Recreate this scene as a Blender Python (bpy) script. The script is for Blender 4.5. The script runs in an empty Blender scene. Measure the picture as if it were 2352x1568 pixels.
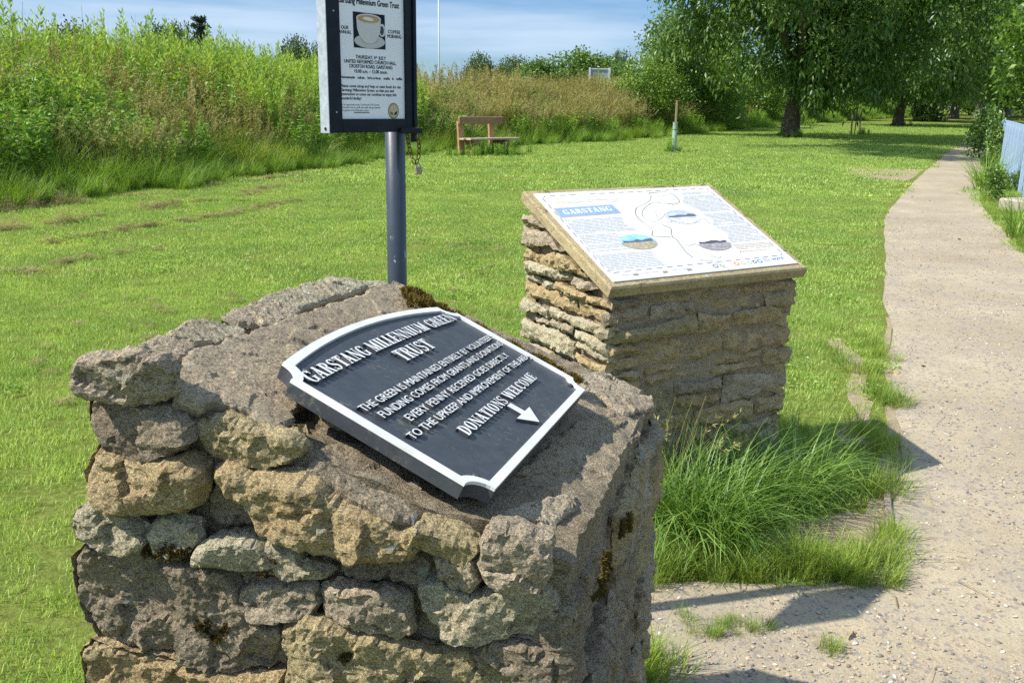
import bpy, math, random
import numpy as np
from mathutils import Vector, noise
from mathutils.geometry import delaunay_2d_cdt
from math import sin, cos, pi, radians, hypot, atan2

# ------------------------------------------------------------------ camera, sky, sun, exposure
S = bpy.context.scene
col = S.collection
cam_data = bpy.data.cameras.new("camera")
cam = bpy.data.objects.new("camera", cam_data)
col.objects.link(cam)
cam_data.sensor_width = 36.0
cam_data.lens = 36.0 * 2100 / 2352
cam_data.clip_start, cam_data.clip_end = 0.05, 4000
cam.location = (0, 0, 1.5)
cam.rotation_mode = 'QUATERNION'
from mathutils import Matrix
_pitch, _roll = 0.25615, 0.016
cam.rotation_quaternion = (Matrix.Rotation(pi / 2 - _pitch, 3, 'X') @ Matrix.Rotation(_roll, 3, 'Z')).to_quaternion()
S.camera = cam

SUN_EL, SUN_AZ = radians(49), radians(15)      # shadows fall along +X, turned 15 degrees to +Y
world = bpy.data.worlds.new("World")
S.world = world
world.use_nodes = True
wn, wl = world.node_tree.nodes, world.node_tree.links
wn.clear()
w_out = wn.new('ShaderNodeOutputWorld'); w_bg = wn.new('ShaderNodeBackground')
sky = wn.new('ShaderNodeTexSky'); sky.sky_type = 'NISHITA'; sky.sun_disc = False
sky.sun_elevation = SUN_EL; sky.sun_rotation = -pi / 2 - SUN_AZ
sky.air_density = 1.0; sky.dust_density = 0.2; sky.ozone_density = 3.0
w_bg.inputs['Strength'].default_value = 0.15
tc = wn.new('ShaderNodeTexCoord'); mp = wn.new('ShaderNodeMapping')
mp.inputs['Scale'].default_value = (1.0, 1.3, 9.0); mp.inputs['Rotation'].default_value = (0.0, 0.12, 0.0)
cn = wn.new('ShaderNodeTexNoise'); cn.inputs['Scale'].default_value = 2.2; cn.inputs['Detail'].default_value = 7; cn.inputs['Roughness'].default_value = 0.55
cr = wn.new('ShaderNodeValToRGB'); cr.color_ramp.elements[0].position = 0.38; cr.color_ramp.elements[1].position = 0.62
cr.color_ramp.elements[0].color = (0.04, 0.04, 0.04, 1); cr.color_ramp.elements[1].color = (0.85, 0.85, 0.85, 1)
mx = wn.new('ShaderNodeMix'); mx.data_type = 'RGBA'
mx.inputs['B'].default_value = (2.15, 2.7, 3.4, 1)
wl.new(tc.outputs['Generated'], mp.inputs['Vector']); wl.new(mp.outputs['Vector'], cn.inputs['Vector'])
wl.new(cn.outputs['Fac'], cr.inputs['Fac']); wl.new(cr.outputs['Color'], mx.inputs['Factor'])
tn_ = wn.new('ShaderNodeMix'); tn_.data_type = 'RGBA'; tn_.blend_type = 'MULTIPLY'; tn_.inputs['Factor'].default_value = 1.0
sz = wn.new('ShaderNodeSeparateXYZ'); zr = wn.new('ShaderNodeValToRGB'); wl.new(tc.outputs['Generated'], sz.inputs[0]); wl.new(sz.outputs['Z'], zr.inputs['Fac'])
zr.color_ramp.elements[0].position = 0.0; zr.color_ramp.elements[0].color = (0.195, 0.275, 0.38, 1); zr.color_ramp.elements[1].position = 0.55; zr.color_ramp.elements[1].color = (1.0, 1.0, 1.0, 1)
e_ = zr.color_ramp.elements.new(0.16); e_.color = (0.235, 0.32, 0.44, 1)
wl.new(zr.outputs['Color'], tn_.inputs['B']); wl.new(sky.outputs['Color'], tn_.inputs['A'])
wl.new(tn_.outputs['Result'], mx.inputs['A']); wl.new(mx.outputs['Result'], w_bg.inputs['Color'])
wl.new(w_bg.outputs['Background'], w_out.inputs['Surface'])

sun_data = bpy.data.lights.new("sun", 'SUN')
sun_data.energy = 3.6; sun_data.angle = radians(0.53); sun_data.color = (1.0, 0.95, 0.86)
sun = bpy.data.objects.new("sun", sun_data)
col.objects.link(sun)
_to_sun = Vector((-cos(SUN_AZ) * cos(SUN_EL), -sin(SUN_AZ) * cos(SUN_EL), sin(SUN_EL)))
sun.rotation_euler = _to_sun.to_track_quat('Z', 'Y').to_euler()
sun.location = _to_sun * 50
S.view_settings.view_transform = 'Standard'; S.view_settings.look = 'None'
S.view_settings.exposure = 1.0; S.view_settings.gamma = 1.0
S.cycles.max_bounces = 6; S.cycles.diffuse_bounces = 3; S.cycles.transmission_bounces = 4; S.cycles.transparent_max_bounces = 4
S.cycles.use_denoising = False
random.seed(4)
RNG = np.random.default_rng(11)
# ------------------------------------------------------------------ helpers
def tag(o, label=None, cat=None, group=None, kind=None):
    for k, v in (('label', label), ('category', cat), ('group', group), ('kind', kind)):
        if v: o[k] = v
    return o

def thing(name, loc, label, cat, group=None):
    o = bpy.data.objects.new(name, None)
    o.empty_display_size = 0.1
    o.location = loc
    col.objects.link(o)
    return tag(o, label, cat, group)

def mesh_from(name, V, polys, smooth=False, tint=None, mats=()):
    """V (n,3); polys: (m,3) array, (m,4) array or list of lists"""
    me = bpy.data.meshes.new(name)
    V = np.asarray(V, np.float32)
    me.vertices.add(len(V)); me.vertices.foreach_set('co', V.ravel())
    if isinstance(polys, np.ndarray):
        n, k = polys.shape
        me.loops.add(n * k); me.polygons.add(n)
        me.loops.foreach_set('vertex_index', polys.astype(np.int32).ravel())
        me.polygons.foreach_set('loop_start', np.arange(0, n * k, k, dtype=np.int32))
    else:
        lens = np.array([len(p) for p in polys], np.int32)
        flat = np.fromiter((i for p in polys for i in p), np.int32)
        n = len(lens)
        me.loops.add(len(flat)); me.polygons.add(n)
        me.loops.foreach_set('vertex_index', flat)
        me.polygons.foreach_set('loop_start', np.concatenate([[0], np.cumsum(lens)[:-1]]).astype(np.int32))
    me.polygons.foreach_set('use_smooth', np.full(n, smooth, bool))
    if tint is not None:
        a = me.attributes.new('tint', 'FLOAT', 'POINT'); a.data.foreach_set('value', np.asarray(tint, np.float32))
    for m in mats: me.materials.append(m)
    me.update(calc_edges=True); me.validate()
    return me

def link(name, me, parent=None, loc=(0, 0, 0)):
    o = bpy.data.objects.new(name, me)
    col.objects.link(o)
    if parent: o.parent = parent
    o.location = loc
    return o

def origin_of(o):
    p = Vector((0, 0, 0))
    while o is not None:
        p += o.location; o = o.parent
    return p

def part(name, V, polys, mat, parent=None, smooth=False, tint=None):
    """world-space vertices; the object hangs under parent (never rotated parents)"""
    V = np.asarray(V, float)
    if parent is not None: V = V - np.array(origin_of(parent))
    return link(name, mesh_from(name, V, polys, smooth, tint, [mat] if mat else []), parent)

class MB:
    """collects polygons of several shapes into one mesh"""
    def __init__(s): s.V = []; s.P = []
    def add(s, V, P):
        b = len(s.V); s.V += [tuple(v) for v in V]; s.P += [[b + i for i in p] for p in P]
    def box(s, c, size, U=(1, 0, 0), V=(0, 1, 0), W=(0, 0, 1), bev=0.0):
        c = np.array(c, float); U, V_, W = (np.array(a, float) for a in (U, V, W)); h = np.array(size) / 2
        if bev <= 0:
            pts = [c + U * h[0] * a + V_ * h[1] * b + W * h[2] * d for d in (-1, 1) for b in (-1, 1) for a in (-1, 1)]
            s.add(pts, [[0, 2, 3, 1], [4, 5, 7, 6], [0, 1, 5, 4], [2, 6, 7, 3], [0, 4, 6, 2], [1, 3, 7, 5]])
        else:
            pts = []; idx = {}
            for d in (-1, 1):
                for b in (-1, 1):
                    for a in (-1, 1):
                        sg = np.array([a, b, d])
                        for ax in range(3):
                            e = h - bev; e[ax] = h[ax]
                            q = sg * e
                            idx[(a, b, d, ax)] = len(pts); pts.append(c + U * q[0] + V_ * q[1] + W * q[2])
            P = []
            for ax in range(3):
                o1, o2 = [i for i in range(3) if i != ax]
                for sg in (-1, 1):
                    f = []
                    for x, y in ((-1, -1), (1, -1), (1, 1), (-1, 1)):
                        k = [0, 0, 0]; k[ax] = sg; k[o1] = x; k[o2] = y
                        f.append(idx[(*k, ax)])
                    P.append(f if sg * (1 if ax != 1 else -1) > 0 else f[::-1])
            for ax in range(3):
                o1, o2 = [i for i in range(3) if i != ax]
                for x in (-1, 1):
                    for y in (-1, 1):
                        f = []
                        for sg, t in ((-1, o1), (1, o1), (1, o2), (-1, o2)):
                            k = [0, 0, 0]; k[ax] = sg; k[o1] = x; k[o2] = y
                            f.append(idx[(*k, t)])
                        P.append(f)
            for a in (-1, 1):
                for b in (-1, 1):
                    for d in (-1, 1): P.append([idx[(a, b, d, i)] for i in range(3)])
            s.add(pts, P)
        return s
    def tube(s, pts, rad, n=12, caps=True):
        pts = [np.array(p, float) for p in pts]
        rad = [rad] * len(pts) if np.isscalar(rad) else rad
        rings = []; ref = None
        for i, p in enumerate(pts):
            t = pts[min(i + 1, len(pts) - 1)] - pts[max(i - 1, 0)]; t /= np.linalg.norm(t) + 1e-9
            if ref is None:
                ref = np.cross(t, [0.31, 0.9, 0.2]); ref /= np.linalg.norm(ref)
            a = ref - t * (ref @ t); a /= np.linalg.norm(a); ref = a; b = np.cross(t, a)
            rings.append([p + rad[i] * (a * cos(2 * pi * k / n) + b * sin(2 * pi * k / n)) for k in range(n)])
        V = [v for r in rings for v in r]; P = []
        for i in range(len(pts) - 1):
            for k in range(n):
                P.append([i * n + k, i * n + (k + 1) % n, (i + 1) * n + (k + 1) % n, (i + 1) * n + k])
        if caps: P += [list(range(n))[::-1], [(len(pts) - 1) * n + k for k in range(n)]]
        s.add(V, P); return s
    def prism(s, poly, F, z0, z1):
        """2-D polygon (counter-clockwise) lifted by the mapping F(u, v, w) from w=z0 to w=z1"""
        n = len(poly)
        V = [F(u, v, z0) for u, v in poly] + [F(u, v, z1) for u, v in poly]
        s.add(V, [list(range(n))[::-1], [n + i for i in range(n)]] + [[i, (i + 1) % n, n + (i + 1) % n, n + i] for i in range(n)])
        return s
    def build(s, name, mat, parent=None, smooth=False):
        return part(name, np.array(s.V), s.P, mat, parent, smooth)

def in_poly(P, poly):
    P = np.asarray(P, float); poly = np.asarray(poly, float)
    x, y = P[:, 0], P[:, 1]; inside = np.zeros(len(P), bool); j = len(poly) - 1
    for i in range(len(poly)):
        xi, yi = poly[i]; xj, yj = poly[j]
        c = ((yi > y) != (yj > y)) & (x < (xj - xi) * (y - yi) / (yj - yi + 1e-12) + xi)
        inside ^= c; j = i
    return inside

def seg_dist(P, line, closed=False):
    """distance, signed side (left positive) and arc position of the nearest point of a polyline"""
    P = np.asarray(P, float)[:, :2]; L = np.asarray(line, float)
    if closed: L = np.vstack([L, L[:1]])
    best = np.full(len(P), 1e9); side = np.zeros(len(P)); arc = np.zeros(len(P)); s0 = 0.0
    for a, b in zip(L[:-1], L[1:]):
        d = b - a; l = np.hypot(*d) + 1e-12
        t = np.clip(((P - a) @ d) / l ** 2, 0, 1)
        q = a + t[:, None] * d; dd = np.hypot(*(P - q).T)
        m = dd < best
        best[m] = dd[m]; side[m] = np.sign(d[0] * (P[m, 1] - a[1]) - d[1] * (P[m, 0] - a[0])); arc[m] = s0 + t[m] * l
        s0 += l
    return best, side, arc

def vnoise(x, y, seed=0):
    """smooth 2-D value noise, 0..1"""
    r = np.random.default_rng(seed).random((64, 64))
    x = np.asarray(x, float) + 1000; y = np.asarray(y, float) + 1000
    xi, yi = np.floor(x).astype(int), np.floor(y).astype(int); fx, fy = x - xi, y - yi
    fx = fx * fx * (3 - 2 * fx); fy = fy * fy * (3 - 2 * fy)
    g = lambda a, b: r[a % 64, b % 64]
    return (g(xi, yi) * (1 - fx) + g(xi + 1, yi) * fx) * (1 - fy) + (g(xi, yi + 1) * (1 - fx) + g(xi + 1, yi + 1) * fx) * fy

# ------------------------------------------------------------------ materials
def new_mat(name):
    m = bpy.data.materials.new(name); m.use_nodes = True
    n, l = m.node_tree.nodes, m.node_tree.links
    return m, n, l, n['Principled BSDF']

def ramp(n, l, src, stops):
    r = n.new('ShaderNodeValToRGB'); e = r.color_ramp.elements
    while len(e) < len(stops): e.new(0.5)
    for el, (p, c) in zip(e, stops):
        el.position = p; el.color = (*c, 1) if len(c) == 3 else c
    l.new(src, r.inputs['Fac']); return r.outputs['Color']

def noise_tex(n, l, vec, scale, detail=4, rough=0.55, dist=0.0):
    t = n.new('ShaderNodeTexNoise'); t.inputs['Scale'].default_value = scale; t.inputs['Detail'].default_value = detail
    t.inputs['Roughness'].default_value = rough; t.inputs['Distortion'].default_value = dist
    if vec is not None: l.new(vec, t.inputs['Vector'])
    return t.outputs['Fac']

def mixc(n, l, f, a, b, mode='MIX'):
    m = n.new('ShaderNodeMix'); m.data_type = 'RGBA'; m.blend_type = mode
    for sock, v in (('Factor', f), ('A', a), ('B', b)):
        s = m.inputs[sock]
        if hasattr(v, 'is_output'): l.new(v, s)
        elif sock == 'Factor': s.default_value = v
        else: s.default_value = (*v, 1)
    return m.outputs['Result']

def bump(n, l, bsdf, heights):
    prev = None
    for h, strength, dist in heights:
        b = n.new('ShaderNodeBump'); b.inputs['Strength'].default_value = strength; b.inputs['Distance'].default_value = dist
        l.new(h, b.inputs['Height'])
        if prev: l.new(prev, b.inputs['Normal'])
        prev = b.outputs['Normal']
    l.new(prev, bsdf.inputs['Normal'])

def plain(name, color, rough=0.6, metal=0.0, spec=0.5, var=0.0, scale=20, bumps=0.0):
    m, n, l, b = new_mat(name)
    b.inputs['Roughness'].default_value = rough; b.inputs['Metallic'].default_value = metal; b.inputs['Specular IOR Level'].default_value = spec
    g = n.new('ShaderNodeTexCoord').outputs['Object']
    f = noise_tex(n, l, g, scale, 6, 0.65)
    lo = tuple(c * (1 - var) for c in color); hi = tuple(min(1, c * (1 + var)) for c in color)
    l.new(ramp(n, l, f, [(0.3, lo), (0.7, hi)]), b.inputs['Base Color'])
    if bumps: bump(n, l, b, [(f, bumps, 0.002)])
    return m

def foliage(name, stops, trans=0.35, rough=0.55, spec=0.25, pos_scale=0.6, pos_stops=None):
    m, n, l, b = new_mat(name)
    a = n.new('ShaderNodeAttribute'); a.attribute_name = 'tint'
    c = ramp(n, l, a.outputs['Fac'], stops)
    geo = n.new('ShaderNodeNewGeometry')
    f = noise_tex(n, l, geo.outputs['Position'], pos_scale, 5, 0.6)
    c = mixc(n, l, 1.0, c, ramp(n, l, f, pos_stops or [(0.3, (0.72, 0.78, 0.75)), (0.7, (1.22, 1.15, 1.0))]), 'MULTIPLY')
    l.new(c, b.inputs['Base Color'])
    b.inputs['Roughness'].default_value = rough; b.inputs['Specular IOR Level'].default_value = spec
    tr = n.new('ShaderNodeBsdfTranslucent'); l.new(mixc(n, l, 1.0, c, (1.25, 1.15, 0.55), 'MULTIPLY'), tr.inputs['Color'])
    ms = n.new('ShaderNodeMixShader'); ms.inputs[0].default_value = trans
    l.new(b.outputs[0], ms.inputs[1]); l.new(tr.outputs[0], ms.inputs[2])
    l.new(ms.outputs[0], n['Material Output'].inputs['Surface'])
    return m

def stone_mat(name, c1, c2, dark, lichen=0.5, scale=1.0, grain=(0.7, 1.0), moss=0.0, seed=0.0):
    m, n, l, b = new_mat(name)
    t = n.new('ShaderNodeTexCoord').outputs['Object']
    mp_ = n.new('ShaderNodeMapping'); mp_.inputs['Location'].default_value = (seed * 3.1, seed * 7.7, seed)
    mp_.inputs['Scale'].default_value = (scale, scale, scale * 1.6); l.new(t, mp_.inputs['Vector']); v = mp_.outputs['Vector']
    big = noise_tex(n, l, v, 7, 7, 0.65, 0.8); mid = noise_tex(n, l, v, 52, 9, 0.76); fine = noise_tex(n, l, v, 330, 5, 0.8); pit = noise_tex(n, l, v, 125, 7, 0.78, 0.4)
    c = mixc(n, l, ramp(n, l, big, [(0.36, (0, 0, 0)), (0.62, (1, 1, 1))]), c1, c2)
    c = mixc(n, l, ramp(n, l, mid, [(0.34, (1, 1, 1)), (0.47, (0, 0, 0))]), c, dark)
    c = mixc(n, l, ramp(n, l, pit, [(0.37, (1, 1, 1)), (0.435, (0, 0, 0))]), c, dark)
    c = mixc(n, l, 0.85, c, ramp(n, l, fine, [(0.40, (0.38, 0.38, 0.38)), (0.60, (1.60, 1.57, 1.50))]), 'MULTIPLY')
    if moss:
        mo = noise_tex(n, l, v, 9, 8, 0.7, 1.2)
        c = mixc(n, l, ramp(n, l, mo, [(0.60 - 0.1 * moss, (0, 0, 0)), (0.66 - 0.1 * moss, (1, 1, 1))]), c, (0.075, 0.06, 0.022))
    if lichen:
        vo = n.new('ShaderNodeTexVoronoi'); vo.inputs['Scale'].default_value = 26; l.new(v, vo.inputs['Vector'])
        ln = noise_tex(n, l, v, 12, 5, 0.6); ed = noise_tex(n, l, v, 120, 4, 0.6)
        ma = n.new('ShaderNodeMath'); ma.operation = 'MULTIPLY_ADD'; l.new(ed, ma.inputs[0]); ma.inputs[1].default_value = 0.35; l.new(vo.outputs['Distance'], ma.inputs[2])
        spot = ramp(n, l, ma.outputs[0], [(0.36, (1, 1, 1)), (0.42, (0, 0, 0))])
        where = ramp(n, l, ln, [(0.60 - 0.08 * lichen, (0, 0, 0)), (0.66 - 0.08 * lichen, (1, 1, 1))])
        c = mixc(n, l, mixc(n, l, 1.0, spot, where, 'MULTIPLY'), c, (0.42, 0.42, 0.34))
        l2 = noise_tex(n, l, v, 17, 7, 0.75, 0.3)
        c = mixc(n, l, ramp(n, l, l2, [(0.60, (0, 0, 0)), (0.74, (0.6, 0.6, 0.6))]), c, (0.30, 0.31, 0.23))
    l.new(c, b.inputs['Base Color']); b.inputs['Roughness'].default_value = 0.93; b.inputs['Specular IOR Level'].default_value = 0.2
    bump(n, l, b, [(mid, grain[0], 0.016), (pit, grain[0], 0.010), (fine, grain[1], 0.005)])
    return m

# ------------------------------------------------------------------ plant geometry (numpy)
class PB:
    def __init__(s): s.V = []; s.T = []; s.t = []; s.n = 0
    def put(s, V, T, tint):
        s.V.append(V); s.T.append(T + s.n); s.t.append(tint); s.n += len(V)
    def blades(s, base, az, L, w, lean0, lean1, tint, nseg=3, tipf=0.0):
        n = len(base); az, L, w, lean0, lean1, tint = (np.broadcast_to(np.asarray(a, float), n) for a in (az, L, w, lean0, lean1, tint))
        side = np.stack([-np.sin(az), np.cos(az), np.zeros(n)], 1)
        p = base.copy(); V = np.zeros((n, (nseg + 1) * 2, 3))
        for k in range(nseg + 1):
            f = k / nseg
            ww = w * ((1 - f) * (1 - tipf) + tipf) * (1 if k else 0.7)
            V[:, 2 * k] = p - side * ww[:, None] / 2; V[:, 2 * k + 1] = p + side * ww[:, None] / 2
            if k < nseg:
                a = lean0 + (lean1 - lean0) * (f + 0.5 / nseg)
                st = (L / nseg)[:, None]
                p = p + st * np.stack([np.sin(a) * np.cos(az), np.sin(a) * np.sin(az), np.cos(a)], 1)
        tri = []
        for k in range(nseg): tri += [[2 * k, 2 * k + 1, 2 * k + 3], [2 * k, 2 * k + 3, 2 * k + 2]]
        tri = np.array(tri); m = (nseg + 1) * 2
        T = (tri[None] + (np.arange(n) * m)[:, None, None]).reshape(-1, 3)
        s.put(V.reshape(-1, 3), T, np.repeat(tint, m)); return p
    def leaves(s, pos, d, L, w, tint, rng, fold=0.25):
        n = len(pos); L, w, tint = (np.broadcast_to(np.asarray(a, float), n) for a in (L, w, tint))
        d = d / (np.linalg.norm(d, axis=1, keepdims=True) + 1e-9)
        r = rng.normal(size=(n, 3)); side = np.cross(d, r); side /= np.linalg.norm(side, axis=1, keepdims=True) + 1e-9
        nr = np.cross(side, d)
        mid = pos + d * (L * 0.42)[:, None] - nr * (w * fold)[:, None]
        V = np.stack([pos, mid - side * (w / 2)[:, None] + nr * (w * fold * 1.4)[:, None], pos + d * L[:, None], mid + side * (w / 2)[:, None] + nr * (w * fold * 1.4)[:, None]], 1)
        tri = np.array([[0, 1, 2], [0, 2, 3]])
        T = (tri[None] + (np.arange(n) * 4)[:, None, None]).reshape(-1, 3)
        s.put(V.reshape(-1, 3), T, np.repeat(tint, 4))
    def mesh(s, name, mat):
        return mesh_from(name, np.vstack(s.V), np.vstack(s.T), True, np.concatenate(s.t), [mat])

def scatter(name, templates, P, rot, scl, idx, label, cat):
    """one countless stand of plants: points that carry small plant meshes"""
    tcol = bpy.data.collections.new(name + "_pieces")
    for i, me in enumerate(templates):
        tcol.objects.link(bpy.data.objects.new(f"{name}_piece_{i:02d}", me))
    me = bpy.data.meshes.new(name); P = np.asarray(P, np.float32); n = len(P)
    me.vertices.add(n); me.vertices.foreach_set('co', P.ravel())
    a = me.attributes.new('rot', 'FLOAT_VECTOR', 'POINT'); a.data.foreach_set('vector', np.asarray(rot, np.float32).ravel())
    scl = np.asarray(scl, np.float32)
    if scl.ndim == 1: scl = np.stack([scl] * 3, 1)
    a = me.attributes.new('scl', 'FLOAT_VECTOR', 'POINT'); a.data.foreach_set('vector', scl.ravel())
    a = me.attributes.new('idx', 'INT', 'POINT'); a.data.foreach_set('value', np.asarray(idx, np.int32))
    o = link(name, me)
    ng = bpy.data.node_groups.new(name, 'GeometryNodeTree')
    ng.interface.new_socket('Geometry', in_out='INPUT', socket_type='NodeSocketGeometry')
    ng.interface.new_socket('Geometry', in_out='OUTPUT', socket_type='NodeSocketGeometry')
    N, K = ng.nodes, ng.links
    gi, go = N.new('NodeGroupInput'), N.new('NodeGroupOutput')
    ip = N.new('GeometryNodeInstanceOnPoints'); ci = N.new('GeometryNodeCollectionInfo')
    ci.inputs[0].default_value = tcol; ci.inputs[1].default_value = True; ci.inputs[2].default_value = True
    def attr(nm, ty):
        q = N.new('GeometryNodeInputNamedAttribute'); q.data_type = ty; q.inputs[0].default_value = nm
        return [s for s in q.outputs if s.enabled and s.name == 'Attribute'][0]
    er = N.new('FunctionNodeEulerToRotation')
    K.new(attr('rot', 'FLOAT_VECTOR'), er.inputs[0]); K.new(er.outputs[0], ip.inputs['Rotation'])
    K.new(attr('scl', 'FLOAT_VECTOR'), ip.inputs['Scale']); K.new(attr('idx', 'INT'), ip.inputs['Instance Index'])
    ip.inputs['Pick Instance'].default_value = True
    K.new(gi.outputs[0], ip.inputs['Points']); K.new(ci.outputs[0], ip.inputs['Instance']); K.new(ip.outputs[0], go.inputs[0])
    o.modifiers.new('stand', 'NODES').node_group = ng
    tag(o, label, cat, kind='stuff')
    return o

def spin(n, tilt=0.0, rng=RNG):
    return np.stack([rng.normal(0, tilt + 1e-6, n), rng.normal(0, tilt + 1e-6, n), rng.uniform(0, 2 * pi, n)], 1)

# ------------------------------------------------------------------ lettering
_ts = bpy.data.scenes.new("type_setting")
def text_shape(body, shear=0.0):
    """outline of a line of type as (V (n,2), polys), capital height 1"""
    c = bpy.data.curves.new('type', 'FONT'); c.body = body; c.shear = shear; c.resolution_u = 3
    o = bpy.data.objects.new('type', c); _ts.collection.objects.link(o)
    vl = _ts.view_layers[0]; vl.update()
    me = bpy.data.meshes.new_from_object(o.evaluated_get(vl.depsgraph))
    V = np.array([v.co[:2] for v in me.vertices]); P = [list(p.vertices) for p in me.polygons]
    bpy.data.objects.remove(o); bpy.data.curves.remove(c); bpy.data.meshes.remove(me)
    return V, P
_cap = None
def type_line(mb, body, F, p0, p1, cap, w, shear=0.0, bold=0.0):
    """set a line of type on the surface map F(u,v,w) from p0 to p1, capital height cap"""
    global _cap
    if _cap is None:
        v, _ = text_shape('H'); _cap = v[:, 1].max()
    V, P = text_shape(body, shear)
    if len(V) == 0: return
    x0, x1 = V[:, 0].min(), V[:, 0].max()
    p0, p1 = np.array(p0), np.array(p1); d = p1 - p0; ln = np.hypot(*d); d = d / ln; nv = np.array([-d[1], d[0]])
    X = (V[:, 0] - x0) / (x1 - x0) * ln; Y = V[:, 1] / _cap * cap
    for k, off in enumerate([(0, 0)] + ([(bold, 0), (0, bold)] if bold else [])):
        Q = p0[None] + (X + off[0])[:, None] * d + (Y + off[1])[:, None] * nv
        mb.add([F(u, v, w + k * 0.00004) for u, v in Q], P)

# ---- measured outlines (metres, in the plane of each face)
PL_O = [-0.0382, 0.9527, 1.074]
PL_U = [0.2846, 0.954, -0.0946]
PL_V = [-0.8659, 0.2982, 0.4016]
PL_N = [0.4113, -0.0324, 0.9109]
FACE = {'O': [-0.4692, 0.9822, 0.0], 'U': [0.9928, -0.1196, 0.0], 'V': [0.0, 0.0, 1.0], 'N': [-0.1196, -0.9928, 0.0]}
FSTONES = {'F1': [[-0.0, 1.219], [0.022, 1.223], [0.06, 1.228], [0.088, 1.224], [0.099, 1.207], [0.096, 1.185], [0.087, 1.175], [0.055, 1.172], [0.023, 1.175], [-0.002, 1.18], [-0.007, 1.192]], 'F2': [[-0.008, 1.164], [0.004, 1.171], [0.039, 1.168], [0.08, 1.164], [0.113, 1.145], [0.115, 1.129], [0.095, 1.115], [0.059, 1.105], [0.026, 1.106], [0.011, 1.116], [-0.009, 1.141]], 'F3': [[-0.008, 1.092], [0.004, 1.113], [0.026, 1.104], [0.065, 1.103], [0.104, 1.104], [0.128, 1.095], [0.131, 1.082], [0.119, 1.054], [0.092, 1.042], [0.053, 1.038], [0.017, 1.04], [-0.006, 1.049], [-0.015, 1.068]], 'F4': [[0.089, 1.18], [0.103, 1.183], [0.134, 1.178], [0.131, 1.168], [0.115, 1.166], [0.102, 1.17]], 'F5': [[0.116, 1.145], [0.151, 1.151], [0.2, 1.139], [0.228, 1.136], [0.24, 1.124], [0.224, 1.109], [0.198, 1.096], [0.16, 1.099], [0.135, 1.105], [0.12, 1.117]], 'F6': [[0.143, 1.092], [0.16, 1.098], [0.192, 1.091], [0.239, 1.092], [0.263, 1.084], [0.293, 1.064], [0.33, 1.05], [0.37, 1.038], [0.373, 1.017], [0.363, 1.005], [0.329, 1.004], [0.282, 1.003], [0.251, 1.007], [0.203, 1.017], [0.185, 1.029], [0.173, 1.052], [0.149, 1.07]], 'F10': [[0.385, 1.025], [0.4, 1.034], [0.431, 1.015], [0.443, 0.983], [0.434, 0.965], [0.413, 0.974], [0.397, 0.986]], 'F11': [[-0.033, 1.03], [-0.007, 1.042], [0.02, 1.039], [0.038, 1.022], [0.057, 1.009], [0.052, 0.99], [0.021, 0.989], [-0.012, 0.992], [-0.035, 0.999]], 'F12': [[0.057, 1.018], [0.075, 1.031], [0.11, 1.025], [0.114, 1.01], [0.101, 0.992], [0.088, 0.984], [0.058, 0.991]], 'F13': [[0.112, 0.996], [0.132, 1.007], [0.155, 1.017], [0.193, 1.01], [0.228, 0.999], [0.234, 0.984], [0.269, 0.977], [0.249, 0.968], [0.217, 0.972], [0.185, 0.977], [0.14, 0.978], [0.11, 0.981]], 'F14': [[-0.044, 0.963], [-0.026, 0.987], [0.008, 0.983], [0.054, 0.982], [0.1, 0.975], [0.145, 0.965], [0.154, 0.945], [0.175, 0.908], [0.207, 0.905], [0.213, 0.883], [0.21, 0.85], [0.174, 0.843], [0.144, 0.836], [0.09, 0.845], [0.026, 0.854], [-0.022, 0.86], [-0.037, 0.881], [-0.048, 0.92]], 'F15': [[0.16, 0.94], [0.177, 0.955], [0.246, 0.959], [0.253, 0.946], [0.244, 0.921], [0.178, 0.911], [0.166, 0.921]], 'F16': [[0.258, 0.955], [0.281, 0.961], [0.338, 0.962], [0.36, 0.949], [0.362, 0.914], [0.349, 0.906], [0.311, 0.913], [0.26, 0.924]], 'F17': [[0.371, 0.963], [0.391, 0.972], [0.431, 0.96], [0.468, 0.97], [0.513, 0.965], [0.529, 0.947], [0.544, 0.934], [0.536, 0.923], [0.515, 0.911], [0.469, 0.91], [0.438, 0.9], [0.4, 0.907], [0.384, 0.927]], 'F18': [[0.216, 0.904], [0.231, 0.917], [0.26, 0.918], [0.311, 0.902], [0.359, 0.889], [0.419, 0.883], [0.469, 0.868], [0.482, 0.849], [0.483, 0.805], [0.374, 0.775], [0.241, 0.768], [0.208, 0.776], [0.216, 0.847]], 'F19': [[-0.049, 0.839], [-0.033, 0.854], [0.025, 0.845], [0.089, 0.836], [0.157, 0.832], [0.204, 0.838], [0.202, 0.794], [0.071, 0.772], [-0.049, 0.767]], 'F20': [[0.431, 0.886], [0.456, 0.899], [0.493, 0.902], [0.527, 0.892], [0.531, 0.857], [0.485, 0.852], [0.469, 0.872]], 'F21': [[0.277, 0.998], [0.313, 0.998], [0.363, 1.0], [0.382, 0.988], [0.375, 0.972], [0.338, 0.965], [0.3, 0.966], [0.276, 0.976]], 'F22': [[0.152, 0.965], [0.185, 0.97], [0.227, 0.968], [0.259, 0.964], [0.249, 0.96], [0.184, 0.958], [0.164, 0.949]], 'F9': [[0.45, 1.039], [0.458, 1.053], [0.496, 1.048], [0.519, 1.041], [0.513, 0.985], [0.48, 0.979], [0.455, 0.991], [0.441, 1.009]], 'F23': [[0.134, 1.09], [0.142, 1.086], [0.158, 1.061], [0.17, 1.051], [0.182, 1.027], [0.155, 1.02], [0.123, 1.021], [0.119, 1.048], [0.133, 1.072]]}
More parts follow.
